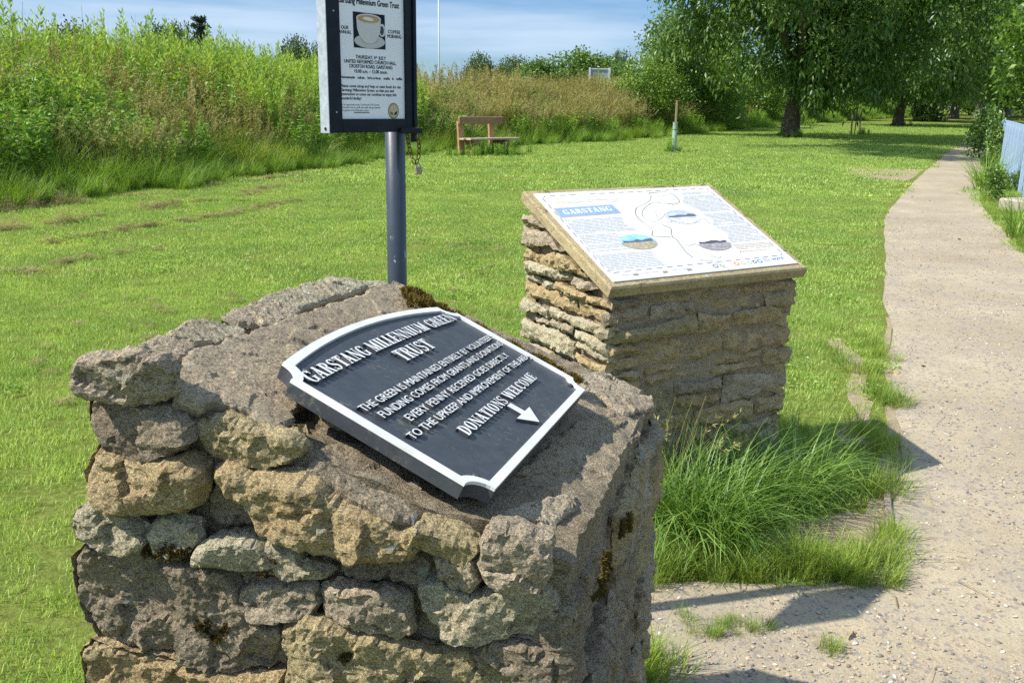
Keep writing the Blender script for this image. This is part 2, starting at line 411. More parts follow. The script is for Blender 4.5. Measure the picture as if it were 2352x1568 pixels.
TSTONES = {'slate': (-0.035, [[-0.059, 0.366], [-0.004, 0.392], [0.057, 0.4], [0.212, 0.411], [0.397, 0.423], [0.7, 0.45], [0.71, 0.422], [0.641, 0.365], [0.713, 0.288], [0.681, 0.122], [0.731, 0.026], [0.439, 0.047], [0.148, 0.12], [0.05, 0.194], [0.072, 0.255], [0.029, 0.247], [-0.017, 0.231], [-0.066, 0.226], [-0.075, 0.249], [-0.043, 0.27], [-0.057, 0.305], [-0.08, 0.306], [-0.093, 0.339]]), 'C1': (-0.055, [[-0.092, 0.453], [-0.054, 0.452], [0.041, 0.466], [0.096, 0.435], [0.064, 0.421], [0.034, 0.413], [-0.002, 0.399], [-0.006, 0.419], [-0.025, 0.436], [-0.069, 0.446]]), 'C2': (-0.05, [[0.033, 0.46], [0.069, 0.465], [0.133, 0.484], [0.154, 0.481], [0.184, 0.466], [0.202, 0.433], [0.176, 0.422], [0.129, 0.426], [0.074, 0.42], [0.063, 0.438]]), 'C3': (-0.045, [[0.192, 0.473], [0.229, 0.486], [0.288, 0.487], [0.349, 0.46], [0.343, 0.43], [0.266, 0.417], [0.219, 0.43], [0.198, 0.449]]), 'C4': (-0.045, [[0.294, 0.49], [0.348, 0.502], [0.421, 0.506], [0.509, 0.515], [0.602, 0.516], [0.703, 0.491], [0.764, 0.464], [0.635, 0.455], [0.464, 0.449], [0.364, 0.443], [0.327, 0.467]]), 'R1': (-0.03, [[0.807, 0.047], [0.895, 0.024], [0.92, -0.04], [0.935, -0.097], [0.833, -0.115], [0.697, -0.076], [0.72, -0.015], [0.702, 0.013]]), 'R2': (-0.04, [[0.452, -0.063], [0.538, -0.071], [0.724, -0.102], [0.656, -0.119], [0.545, -0.11], [0.438, -0.102], [0.401, -0.082]]), 'R3': (-0.04, [[0.251, -0.078], [0.369, -0.085], [0.427, -0.104], [0.354, -0.123], [0.253, -0.116], [0.188, -0.107]]), 'R4': (-0.026, [[0.387, -0.012], [0.553, -0.019], [0.722, -0.064], [0.685, -0.088], [0.455, -0.062], [0.317, -0.072], [0.237, -0.049], [0.185, -0.007]]), 'T7': (-0.042, [[-0.029, 0.187], [0.036, 0.186], [0.046, 0.148], [0.065, 0.079], [0.065, 0.031], [0.03, 0.03], [-0.041, 0.039], [-0.056, 0.06], [-0.054, 0.096], [-0.057, 0.144], [-0.059, 0.172]]), 'T8': (-0.036, [[-0.055, 0.038], [-0.006, 0.039], [0.009, 0.009], [-0.01, -0.037], [-0.036, -0.036], [-0.045, -0.002], [-0.052, 0.022], [-0.07, 0.028]]), 'T9': (-0.018, [[-0.019, -0.033], [0.018, -0.025], [0.085, -0.035], [0.2, -0.084], [0.172, -0.101], [0.091, -0.09], [0.043, -0.092], [0.009, -0.06]]), 'T5': (-0.05, [[0.017, 0.235], [0.062, 0.234], [0.056, 0.19], [0.014, 0.197], [-0.016, 0.206]])}
MOSS = [[0.656, 0.407], [0.687, 0.37], [0.678, 0.324], [0.671, 0.261], [0.675, 0.186], [0.688, 0.109], [0.709, 0.034], [0.678, 0.02], [0.666, 0.04], [0.637, 0.116], [0.647, 0.199], [0.665, 0.276], [0.642, 0.332], [0.581, 0.351]]
TOPC = [[-0.515, 1.0804, 1.1895], [0.0477, 1.0603, 0.9753], [0.2978, 1.8547, 0.9038], [-0.2588, 1.9547, 1.1159]]
IN_O = [0.3467, 3.1053, 0.9022]
IN_U = [0.8766, 0.4813, 0.0]
IN_V = [-0.4364, 0.7947, 0.4219]
IN_N = [0.2031, -0.3698, 0.9066]
IN_MAP1 = [[0.519, 0.566], [0.501, 0.525], [0.45, 0.487], [0.388, 0.458], [0.355, 0.414], [0.349, 0.369], [0.361, 0.329], [0.357, 0.292], [0.338, 0.256], [0.419, 0.239], [0.421, 0.193], [0.413, 0.139], [0.418, 0.099]]
IN_MAP2 = [[0.519, 0.566], [0.575, 0.569], [0.623, 0.559], [0.63, 0.502], [0.598, 0.476], [0.534, 0.481], [0.488, 0.491], [0.425, 0.455], [0.384, 0.412], [0.381, 0.373], [0.413, 0.35], [0.437, 0.322], [0.449, 0.296], [0.429, 0.266], [0.419, 0.239]]
IN_OVALS = [[[0.249, 0.225], [0.32, 0.197], [0.284, 0.28]], [[0.563, 0.377], [0.623, 0.345], [0.58, 0.417]], [[0.578, 0.182], [0.653, 0.155], [0.611, 0.235]]]
BD_O = [-0.4125, 2.08, 1.4263]
# ------------------------------------------------------------------ the ground
def gz(y): return 0.008 * np.clip(np.asarray(y, float) - 40, 0, 110)
def gz1(y): return float(gz(y))

HB = np.array([[-10.5, 4.0], [-8.3, 8.5], [-7.2, 11.2], [-6.5, 12.9], [-6.1, 14.9], [-5.6, 16.8], [-5.0, 18.4], [-4.4, 20.3], [-3.5, 24.2], [-2.3, 28.0], [0.2, 32.4], [2.0, 34.6], [3.9, 37.3], [6.2, 41.6], [9.3, 48.0], [13.0, 54.5], [16.0, 60], [21.5, 69], [29, 82], [38, 96], [50, 112]])
def bank_h(d):
    t = np.clip(d / 4.5, 0, 1); return 0.75 * t * t * (3 - 2 * t)
def hedge_d(P):
    dd, side, arc = seg_dist(P, HB)
    return dd * side, arc                        # positive inside the bank

def ground_mat():
    m, n, l, b = new_mat('turf_soil')
    p = n.new('ShaderNodeNewGeometry').outputs['Position']
    a = noise_tex(n, l, p, 1.1, 6, 0.65); f = noise_tex(n, l, p, 30, 6, 0.7); q = noise_tex(n, l, p, 0.25, 3, 0.5)
    c = ramp(n, l, f, [(0.30, (0.10, 0.11, 0.032)), (0.5, (0.155, 0.195, 0.045)), (0.75, (0.26, 0.32, 0.09))])
    c = mixc(n, l, 1.0, c, ramp(n, l, a, [(0.3, (0.8, 0.85, 0.8)), (0.7, (1.2, 1.12, 1.1))]), 'MULTIPLY')
    l.new(mixc(n, l, 1.0, c, ramp(n, l, q, [(0.3, (0.88, 0.92, 0.9)), (0.7, (1.1, 1.06, 1.0))]), 'MULTIPLY'), b.inputs['Base Color'])
    b.inputs['Roughness'].default_value = 1.0; b.inputs['Specular IOR Level'].default_value = 0.0
    bump(n, l, b, [(f, 0.8, 0.03)])
    return m
M_ground = ground_mat()
xs = np.unique(np.concatenate([np.linspace(-900, -60, 8), np.linspace(-60, 120, 46), np.linspace(120, 900, 8)]))
ys = np.unique(np.concatenate([np.linspace(-60, 0, 4), np.linspace(0, 150, 31), np.linspace(150, 1800, 8)]))
gx, gy = np.meshgrid(xs, ys); nx = len(xs)
GV = np.stack([gx.ravel(), gy.ravel(), gz(gy.ravel())], 1)
ii = np.arange(len(ys) - 1)[:, None] * nx + np.arange(nx - 1)[None]; ii = ii.ravel()
tag(part('ground', GV, np.stack([ii, ii + 1, ii + 1 + nx, ii + nx], 1), M_ground, smooth=True), kind='structure')

# the raised bank the weeds grow on
def bank_mesh():
    arc = np.concatenate([[0], np.cumsum(np.hypot(*np.diff(HB, axis=0).T))]); s = np.arange(0, arc[-1], 1.0)
    L = np.stack([np.interp(s, arc, HB[:, 0]), np.interp(s, arc, HB[:, 1])], 1)
    t = np.gradient(L, axis=0); t /= np.hypot(*t.T)[:, None]; nrm = np.stack([-t[:, 1], t[:, 0]], 1)
    ds = np.array([-0.05, 0.3, 0.8, 1.4, 2.1, 2.9, 3.7, 4.5, 7, 11, 16, 20]); V = []
    for d in ds:
        q = L + nrm * d
        h = bank_h(np.full(len(q), max(d, 0))) * (1 if d < 15 else (0.5 if d < 18 else 0)) - (0.02 if d < 0 or d > 18 else 0)
        V.append(np.column_stack([q, h + gz(q[:, 1]) + 0.012]))
    k, n = len(ds), len(L); V = np.stack(V, 1).reshape(-1, 3)
    i = (np.arange(n - 1)[:, None] * k + np.arange(k - 1)[None]).ravel()
    return V, np.stack([i, i + k, i + k + 1, i + 1], 1)
m_bank = plain('bank_soil', (0.035, 0.042, 0.014), 1.0, spec=0.0, var=0.6, scale=3)
bV, bP = bank_mesh()
tag(part('bank', bV, bP, m_bank, smooth=True), kind='structure')

# ------------------------------------------------------------------ the gravel path
PL_ = [(-0.15, 0.4), (-0.1, 1.6), (0.1, 2.30), (0.30, 2.62), (0.55, 2.66)] + [(0.80, 2.67), (1.02, 2.66), (1.16, 2.72), (1.25, 2.83), (1.34, 3.02), (1.59, 3.47), (1.86, 4.09), (2.09, 4.77), (2.44, 5.7), (2.94, 7.05), (3.37, 8.19), (4.07, 9.92), (4.78, 11.86), (5.64, 13.84), (7.51, 17.72), (10.09, 22.88), (12.25, 27.02), (15.62, 33.74), (20.7, 43.4), (25.15, 50.94), (28.5, 58.0), (33.5, 66), (41, 76), (52, 88)]
PR_ = [(54, 86.5), (43, 74), (35.5, 64), (30.6, 56.5), (27.6, 52.5), (20.4, 40.23), (13.6, 26.38), (11.0, 21.78), (8.85, 17.56), (7.45, 14.68), (6.75, 13.0), (6.15, 11.4), (5.6, 10.1), (5.2, 9.0), (4.7, 7.6), (4.1, 6.0), (3.6, 4.0), (3.3, 2.0), (3.2, 0.4)]
def rough_line(L, amp, seed, step=None):
    L = np.array(L, float); out = []
    for a, b in zip(L[:-1], L[1:]):
        l = np.hypot(*(b - a)); st = step or max(0.10, 0.03 * (a[1] + 1)); k = max(1, int(l / st))
        for i in range(k): out.append(a + (b - a) * i / k)
    out.append(L[-1]); out = np.array(out)
    g = np.random.default_rng(seed); j = (vnoise(out[:, 0] * 2.3, out[:, 1] * 2.3, seed) - 0.5) * 2 + g.uniform(-0.5, 0.5, len(out))
    t = np.gradient(out, axis=0); t /= np.hypot(*t.T)[:, None] + 1e-9
    return out + np.stack([-t[:, 1], t[:, 0]], 1) * (j * amp)[:, None]
def chaikin(L, it=2):
    L = np.array(L, float)
    for _ in range(it):
        a, b = L[:-1], L[1:]; L = np.vstack([L[:1], np.stack([a * 0.75 + b * 0.25, a * 0.25 + b * 0.75], 1).reshape(-1, 2), L[-1:]])
    return L
PL_, PR_ = [tuple(p) for p in chaikin(PL_)], [tuple(p) for p in chaikin(PR_)]
PATH = np.vstack([rough_line(PL_, 0.022, 1), rough_line(PR_, 0.05, 2)])

def sheet(name, poly, z, mat, inner=None):
    poly = np.asarray(poly, float)
    r = delaunay_2d_cdt([Vector(p) for p in poly], [(i, (i + 1) % len(poly)) for i in range(len(poly))], [], 1, 1e-5)
    V = np.array([(v.x, v.y, z + gz1(v.y)) for v in r[0]])
    return part(name, V, [list(f) for f in r[2]], mat)

def gravel_mat():
    m, n, l, b = new_mat('gravel')
    p = n.new('ShaderNodeNewGeometry').outputs['Position']
    big = noise_tex(n, l, p, 0.9, 5, 0.6); mid = noise_tex(n, l, p, 14, 7, 0.7); fin = noise_tex(n, l, p, 130, 5, 0.75)
    vo = n.new('ShaderNodeTexVoronoi'); vo.inputs['Scale'].default_value = 70; l.new(p, vo.inputs['Vector'])
    c = ramp(n, l, big, [(0.3, (0.30, 0.24, 0.155)), (0.7, (0.44, 0.372, 0.255))])
    patch = noise_tex(n, l, p, 2.6, 6, 0.7, 0.6)
    c = mixc(n, l, ramp(n, l, patch, [(0.40, (0.55, 0.55, 0.55)), (0.58, (0, 0, 0))]), c, (0.285, 0.25, 0.20))
    c = mixc(n, l, ramp(n, l, mid, [(0.34, (0.8, 0.8, 0.8)), (0.46, (0, 0, 0))]), c, (0.27, 0.215, 0.15))
    c = mixc(n, l, 0.85, c, ramp(n, l, fin, [(0.30, (0.55, 0.53, 0.50)), (0.45, (1.0, 1.0, 1.0)), (0.72, (1.25, 1.25, 1.22))]), 'MULTIPLY')
    sep = n.new('ShaderNodeSeparateColor'); l.new(vo.outputs['Color'], sep.inputs[0])
    c = mixc(n, l, ramp(n, l, sep.outputs[0], [(0.86, (0, 0, 0)), (0.88, (0.7, 0.7, 0.7))]), c, (0.22, 0.20, 0.18))
    l.new(c, b.inputs['Base Color']); b.inputs['Roughness'].default_value = 1.0; b.inputs['Specular IOR Level'].default_value = 0.1
    bump(n, l, b, [(vo.outputs['Distance'], 0.18, 0.008), (fin, 0.6, 0.005)])
    return m
M_gravel = gravel_mat()
tag(sheet('path', PATH, 0.006, M_gravel), kind='structure')

def blob(cx, cy, rx, ry, seed, ang=0.0, k=40, amp=0.35):
    g = np.random.default_rng(seed); ph = g.uniform(0, 6.28, 6); a = np.linspace(0, 2 * pi, k, endpoint=False)
    r = 1 + amp * sum(np.sin(a * (i + 2) + ph[i]) / (i + 1.5) for i in range(5)) * 0.8
    x, y = rx * r * np.cos(a), ry * r * np.sin(a)
    return np.stack([cx + x * cos(ang) - y * sin(ang), cy + x * sin(ang) + y * cos(ang)], 1)
BARE = [np.array([(2.08, 5.9), (2.20, 5.95), (2.17, 5.4), (2.02, 4.93), (1.82, 4.35), (1.68, 3.95), (1.52, 3.95), (1.52, 4.12), (1.72, 4.4), (1.88, 4.85), (2.0, 5.3)]),
        np.array([(8.7, 24.2), (9.5, 24.0), (10.3, 23.5), (9.9, 22.6), (9.1, 21.3), (8.4, 19.6), (7.8, 18.9), (7.5, 19.6), (7.7, 21.0), (8.1, 22.8)]),
        np.array([(0.86, 2.98), (1.0, 3.15), (1.31, 3.22), (1.42, 3.14), (1.30, 2.84), (1.22, 2.86), (1.07, 2.86), (0.93, 2.88)])]
BARE.append(np.array([(1.24, 2.92), (1.38, 3.10), (1.62, 3.5), (1.90, 4.1), (2.13, 4.77), (2.46, 5.7), (2.80, 6.6), (2.76, 6.6), (2.39, 5.7), (2.05, 4.83), (1.80, 4.14), (1.53, 3.53), (1.30, 3.12), (1.16, 2.92)]))
def bare_mat():
    m, n, l, b = new_mat('bare_earth')
    p = n.new('ShaderNodeNewGeometry').outputs['Position']
    a = noise_tex(n, l, p, 9, 6, 0.7); f = noise_tex(n, l, p, 110, 5, 0.7)
    c = ramp(n, l, a, [(0.3, (0.27, 0.21, 0.135)), (0.7, (0.40, 0.325, 0.22))])
    l.new(mixc(n, l, 0.7, c, ramp(n, l, f, [(0.3, (0.5, 0.5, 0.5)), (0.7, (1.3, 1.3, 1.3))]), 'MULTIPLY'), b.inputs['Base Color'])
    b.inputs['Roughness'].default_value = 1; b.inputs['Specular IOR Level'].default_value = 0.05
    bump(n, l, b, [(a, 0.6, 0.02), (f, 0.7, 0.006)]); return m
M_bare = bare_mat()
for k, q in enumerate(BARE):
    tag(sheet('bare_earth', rough_line(np.vstack([q, q[:1]]), 0.03 if k != 1 else 0.12, 20 + k)[:-1], 0.003 if k != 3 else 0.0015, M_bare), kind='structure')

# pebbles lying loose on the path
def pebble_mesh(seed):
    g = np.random.default_rng(seed); V = []; n = 7
    for z, r in ((-0.3, 0.8), (0.15, 1.0), (0.55, 0.6)):
        a = np.linspace(0, 2 * pi, n, endpoint=False) + g.uniform(0, 1); rr = r * g.uniform(0.75, 1.15, n)
        V += [(rr[i] * cos(a[i]), rr[i] * sin(a[i]) * 0.75, z * g.uniform(0.8, 1.1)) for i in range(n)]
    V.append((0, 0, 0.7)); P = []
    for k in range(2):
        for i in range(n): P.append([k * n + i, k * n + (i + 1) % n, (k + 1) * n + (i + 1) % n, (k + 1) * n + i])
    P += [[2 * n + i, 2 * n + (i + 1) % n, 3 * n] for i in range(n)]
    return V, P
pm = [plain(f'pebble_{nm}', c, 0.9, spec=0.2, var=0.3, scale=2) for nm, c in (('sand', (0.42, 0.34, 0.24)), ('grey', (0.30, 0.28, 0.25)), ('dark', (0.17, 0.15, 0.13)), ('pale', (0.55, 0.50, 0.42)))]
peb = []
for k in range(12):
    V, P = pebble_mesh(k); peb.append(mesh_from(f'pebble_{k}', V, P, False, None, [pm[(0, 0, 1, 1, 0, 2, 0, 1, 0, 3, 2, 0)[k]]]))
n = 150000
X = RNG.uniform(0.1, 6.5, n); Y = 2.0 + 11 * RNG.random(n) ** 1.7
P = np.stack([X, Y], 1)
keep = in_poly(P, PATH) & (np.abs(X) < 0.62 * Y + 0.6) & (vnoise(X * 3, Y * 3, 5) + RNG.random(n) * 0.7 > 0.50)
P = P[keep]; n = len(P)
size = 0.0018 + 0.0075 * RNG.random(n) ** 5
scatter('gravel', peb, np.column_stack([P, 0.006 + size * 0.25]), spin(n, 0.2), np.stack([size, size * RNG.uniform(0.7, 1.2, n), size * RNG.uniform(0.5, 0.9, n)], 1), RNG.integers(0, 12, n), 'loose small stones and grit on the beige path', 'gravel')

m_straw = foliage('path_straw', [(0, (0.20, 0.13, 0.06)), (0.5, (0.40, 0.31, 0.17)), (1, (0.58, 0.48, 0.30))], 0.1, 0.8, 0.1, 2.0)
def litter_piece(seed):
    g = np.random.default_rng(seed); pb = PB()
    if seed % 3: pb.blades(np.array([[0, 0, 0.004]]), g.uniform(0, 6.28, 1), g.uniform(0.04, 0.13, 1), g.uniform(0.002, 0.005, 1), 1.45, 1.65, g.random(1), 3, 0.5)
    else: pb.leaves(np.array([[0, 0, 0.004]]), np.array([[1, 0, 0.15]]), 0.045, 0.022, g.random(1), g)
    return pb.mesh(f'litter_{seed}', m_straw)
lit = [litter_piece(s) for s in range(9)]
k_ = 900; Y = 2 + 14 * RNG.random(k_) ** 1.4; X = RNG.uniform(0.3, 8, k_); q = np.stack([X, Y], 1); dl, _, _ = seg_dist(q, PATH, True)
q = q[in_poly(q, PATH) & (RNG.random(k_) < np.exp(-dl / 0.35) + 0.08)]
scatter('path_litter', lit, np.column_stack([q, np.full(len(q), 0.007)]), spin(len(q), 0.05), RNG.uniform(0.6, 1.3, len(q)), RNG.integers(0, 9, len(q)), 'bits of straw and dead leaf strewn over the path', 'litter')

# ------------------------------------------------------------------ the mown lawn
M_lawn = foliage('lawn_blade', [(0.0, (0.08, 0.16, 0.028)), (0.35, (0.32, 0.50, 0.105)), (0.75, (0.57, 0.73, 0.235)), (0.93, (0.68, 0.72, 0.36)), (1.0, (0.64, 0.58, 0.36))], 0.4, 0.5, 0.3, 0.9)
def lawn_tuft(seed, r, k, L, w):
    g = np.random.default_rng(seed); pb = PB()
    a, q = g.uniform(0, 2 * pi, k), r * np.sqrt(g.random(k))
    base = np.stack([q * np.cos(a), q * np.sin(a), np.zeros(k) - 0.003], 1)
    pb.blades(base, g.uniform(0, 2 * pi, k), g.uniform(L * 0.55, L * 1.2, k), w * g.uniform(0.7, 1.3, k), g.uniform(0, 0.5, k), g.uniform(0.5, 1.5, k), np.clip(g.beta(2, 2.4, k) + g.normal(0, 0.06), 0, 1), 2)
    return pb.mesh(f'lawn_tuft_{seed}', M_lawn)
def clover(seed):
    g = np.random.default_rng(seed); pb = PB(); k = 42; a, q = g.uniform(0, 6.28, k), 0.11 * np.sqrt(g.random(k))
    base = np.stack([q * np.cos(a), q * np.sin(a), g.uniform(0.015, 0.04, k)], 1)
    for j in range(3):
        th = g.uniform(0, 6.28, k) * 0 + a * 3 + j * 2.09; pb.leaves(base, np.stack([np.cos(th), np.sin(th), np.full(k, 0.25)], 1), 0.014, 0.013, g.uniform(0.1, 0.5, k), g)
    return pb.mesh(f'clover_{seed}', M_lawn)
def daisy(seed):
    g = np.random.default_rng(seed); pb = PB(); th = np.linspace(0, 6.28, 9)
    pb.leaves(np.tile([[0, 0, 0.045]], (9, 1)), np.stack([np.cos(th), np.sin(th), np.full(9, 0.3)], 1), 0.011, 0.008, np.full(9, 0.5), g)
    return pb.mesh(f'daisy_{seed}', M_daisy)
M_daisy = foliage('daisy_petal', [(0, (0.75, 0.75, 0.70)), (1, (0.8, 0.8, 0.76))], 0.2, 0.6, 0.2, 1.0, [(0.3, (1, 1, 1)), (0.7, (1, 1, 1))])
tn = [lawn_tuft(s, 0.075, 75, 0.042, 0.0032) for s in range(6)]
tm = [lawn_tuft(10 + s, 0.16, 110, 0.048, 0.0058) for s in range(6)]
tf = [lawn_tuft(20 + s, 0.42, 190, 0.065, 0.0140) for s in range(6)]
PED_IN = np.array([(0.05, 3.55), (0.36, 3.10), (1.12, 3.52), (0.85, 4.02)])
def lawn_points(y0, y1, dens):
    area = (y1 - y0) * (0.70 * (y1 + y0) + 2.4)
    n = int(area * dens); Y = np.sqrt(RNG.uniform(y0 ** 2, y1 ** 2, n)); X = RNG.uniform(-1, 1, n) * (0.70 * Y + 1.2)
    P = np.stack([X, Y], 1); d, _ = hedge_d(P)
    k = (d < 0.25) & ~in_poly(P, PATH) & ~in_poly(P, PED_IN)
    rd, rs, _ = seg_dist(P, PR_[::-1]); k &= ~((rs < 0) & (rd > 2.2) & (Y < 60) & (X > 3))
    pl, _, _ = seg_dist(P, PL_, False); k &= ~((X > 1.0) & (pl < (0.06 if y0 < 5 else 0.11 if y0 < 10 else 0.20)))
    for b_i, q in enumerate(BARE): k &= ~(in_poly(P, q) & (RNG.random(n) < (0.70, 0.66, 0.9, 0.60)[b_i]))
    return P[k]
LP, LS, LI = [], [], []
for (y0, y1, dens, base) in ((1.2, 7.5, 150, 0), (7.0, 17, 48, 6), (16, 75, 9.5, 12)):
    P = lawn_points(y0, y1, dens); LP.append(P); LI.append(base + RNG.integers(0, 6, len(P)))
    pat = vnoise(P[:, 0] * 1.4, P[:, 1] * 1.4, 9) * 0.6 + vnoise(P[:, 0] * 6, P[:, 1] * 6, 10) * 0.4
    LS.append((0.7 + 0.6 * pat) * RNG.uniform(0.85, 1.15, len(P)))
q = lawn_points(1.5, 14, 3.2); q = q[vnoise(q[:, 0] * 0.9, q[:, 1] * 0.9, 77) > 0.52]; LP.append(q); LI.append(18 + RNG.integers(0, 3, len(q))); LS.append(RNG.uniform(0.8, 1.3, len(q)))
q = lawn_points(1.5, 22, 0.9); q = q[vnoise(q[:, 0] * 0.5, q[:, 1] * 0.5, 78) > 0.50]; LP.append(q); LI.append(21 + RNG.integers(0, 2, len(q))); LS.append(RNG.uniform(0.8, 1.3, len(q)))
P = np.vstack(LP)
scatter('lawn', tn + tm + tf + [clover(1), clover(2), clover(3), daisy(1), daisy(2)], np.column_stack([P, gz(P[:, 1])]), spin(len(P), 0.06), np.concatenate(LS), np.concatenate(LI), 'closely mown bright green lawn', 'grass')

# windrows of dry clippings left by the mower
M_hay = foliage('dry_clippings', [(0, (0.16, 0.125, 0.06)), (0.5, (0.30, 0.24, 0.12)), (1, (0.46, 0.39, 0.22))], 0.15, 0.8, 0.1, 1.5)
def hay(seed, k, r, h):
    g = np.random.default_rng(seed); pb = PB(); a = g.uniform(0, 2 * pi, k); q = r * g.random(k) ** 0.7
    base = np.stack([q * np.cos(a), q * np.sin(a), h * g.random(k) * (1 - (q / r) ** 2) + 0.01], 1)
    pb.blades(base, g.uniform(0, 2 * pi, k), g.uniform(0.03, 0.10, k), g.uniform(0.003, 0.007, k), g.uniform(0.8, 1.6, k), g.uniform(1.4, 2.4, k), g.random(k), 2)
    return pb.mesh(f'hay_{seed}', M_hay)
hays = [hay(s, 170, 0.13, 0.05) for s in range(4)] + [hay(10 + s, 420, 0.18, 0.20) for s in range(3)]
CLIP = [[[-5.81, 10.3], [-5.66, 10.77], [-5.51, 11.32], [-5.26, 11.76]], [[-5.04, 12.48], [-4.97, 13.26], [-4.55, 13.68]], [[-4.5, 13.63], [-4.23, 14.38], [-4.05, 15.27]], [[-4.42, 15.05], [-4.14, 16.22], [-3.78, 17.38]], [[-4.83, 9.33], [-4.67, 9.75], [-4.54, 10.09], [-4.37, 10.77]], [[-4.33, 10.66], [-4.09, 11.29], [-3.77, 12.0], [-3.29, 13.87]], [[-4.28, 7.49], [-4.24, 8.06], [-4.15, 8.46], [-3.99, 8.73]], [[-3.88, 8.81], [-3.7, 9.07], [-3.62, 9.31]], [[-5.32, 15.84], [-4.97, 16.97], [-4.6, 18.04], [-3.93, 19.8]], [[-6.2, 14.06], [-5.75, 14.27]], [[-3.46, 16.61], [-3.11, 17.32], [-2.76, 18.0]]]
dens_ = [14, 16, 20, 16, 17, 17, 14, 14, 16, 15, 12]
HP, HI, HS = [], [], []
for L, dn in zip(CLIP, dens_):
    L = np.array(L); ln = np.hypot(*np.diff(L, axis=0).T); tot = ln.sum(); k = int(tot * dn)
    s = RNG.random(k) * tot; cum = np.concatenate([[0], np.cumsum(ln)])
    q = np.stack([np.interp(s, cum, L[:, 0]), np.interp(s, cum, L[:, 1])], 1) + RNG.normal(0, 0.07, (k, 2))
    gap = vnoise(s * 1.9, s * 0 + dn, 31) > 0.16; q = q[gap]
    HP.append(q); HI.append(RNG.integers(0, 4, len(q))); HS.append(RNG.uniform(0.4, 0.9, len(q)) * (1.0 if dn > 14 else 0.8))
for x, y in [(-7.3, 14.2), (-6.5, 12.5), (-6.75, 12.1), (-6.2, 13.0), (-5.75, 10.4), (-5.43, 11.04), (-4.89, 12.71), (-6.9, 12.9), (-6.6, 13.4)]:
    q = np.array([x, y]) + RNG.normal(0, 0.12, (5, 2)); HP.append(q); HI.append(RNG.integers(4, 7, 5)); HS.append(RNG.uniform(0.5, 1.0, 5))
# a thin scatter of single wisps over the lawn
k = 420; Y = RNG.uniform(4, 20, k); X = -RNG.random(k) * 0.55 * Y; q = np.stack([X, Y], 1); d, _ = hedge_d(q)
q = q[(d < -0.3) & (vnoise(X * 1.1, Y * 0.9, 41) > 0.55)]; HP.append(q); HI.append(RNG.integers(0, 4, len(q))); HS.append(RNG.uniform(0.25, 0.55, len(q)))
P = np.vstack(HP)
dz, _ = hedge_d(P)
scatter('grass_clippings', hays, np.column_stack([P, gz(P[:, 1]) + bank_h(np.maximum(dz, 0)) + 0.012]), spin(len(P), 0.1), np.concatenate(HS), np.concatenate(HI), 'rows of dry brown grass clippings left on the lawn', 'clippings')
# ------------------------------------------------------------------ tall weeds on the bank
M_weed = foliage('weed_leaf', [(0, (0.07, 0.156, 0.022)), (0.5, (0.164, 0.328, 0.041)), (1, (0.328, 0.499, 0.086))], 0.35, 0.5, 0.3, 0.5)
M_willowherb = foliage('willowherb_leaf', [(0, (0.108, 0.216, 0.026)), (0.5, (0.24, 0.396, 0.054)), (1, (0.42, 0.552, 0.132))], 0.4, 0.5, 0.3, 0.5)
M_dock = foliage('dock_seed', [(0, (0.21, 0.17, 0.06)), (0.45, (0.34, 0.30, 0.105)), (0.8, (0.37, 0.385, 0.13)), (1, (0.22, 0.33, 0.08))], 0.25, 0.7, 0.1, 0.5)
M_seed = foliage('seed_head', [(0, (0.265, 0.251, 0.093)), (0.5, (0.45, 0.409, 0.185)), (1, (0.608, 0.555, 0.317))], 0.25, 0.7, 0.1, 0.5)
M_tall = foliage('tall_grass_blade', [(0, (0.09, 0.18, 0.023)), (0.5, (0.226, 0.397, 0.048)), (0.85, (0.42, 0.57, 0.113)), (1, (0.63, 0.526, 0.226))], 0.35, 0.5, 0.35, 0.5)

def grass_clump(seed, k=95, L=(0.5, 1.05), w=(0.008, 0.017), r=0.16, dry=0.0, mat=None, lean1=(0.7, 2.0)):
    g = np.random.default_rng(seed); pb = PB(); a = g.uniform(0, 2 * pi, k); q = r * np.sqrt(g.random(k))
    base = np.stack([q * np.cos(a), q * np.sin(a), np.zeros(k)], 1)
    t = np.clip(g.beta(2, 2, k) * 0.85 + dry * g.random(k), 0, 1)
    pb.blades(base, a + g.normal(0, 0.8, k), g.uniform(*L, k), g.uniform(*w, k), g.uniform(0.0, 0.35, k), g.uniform(*lean1, k), t, 5)
    return pb.mesh(f'grass_clump_{seed}', mat or M_tall)

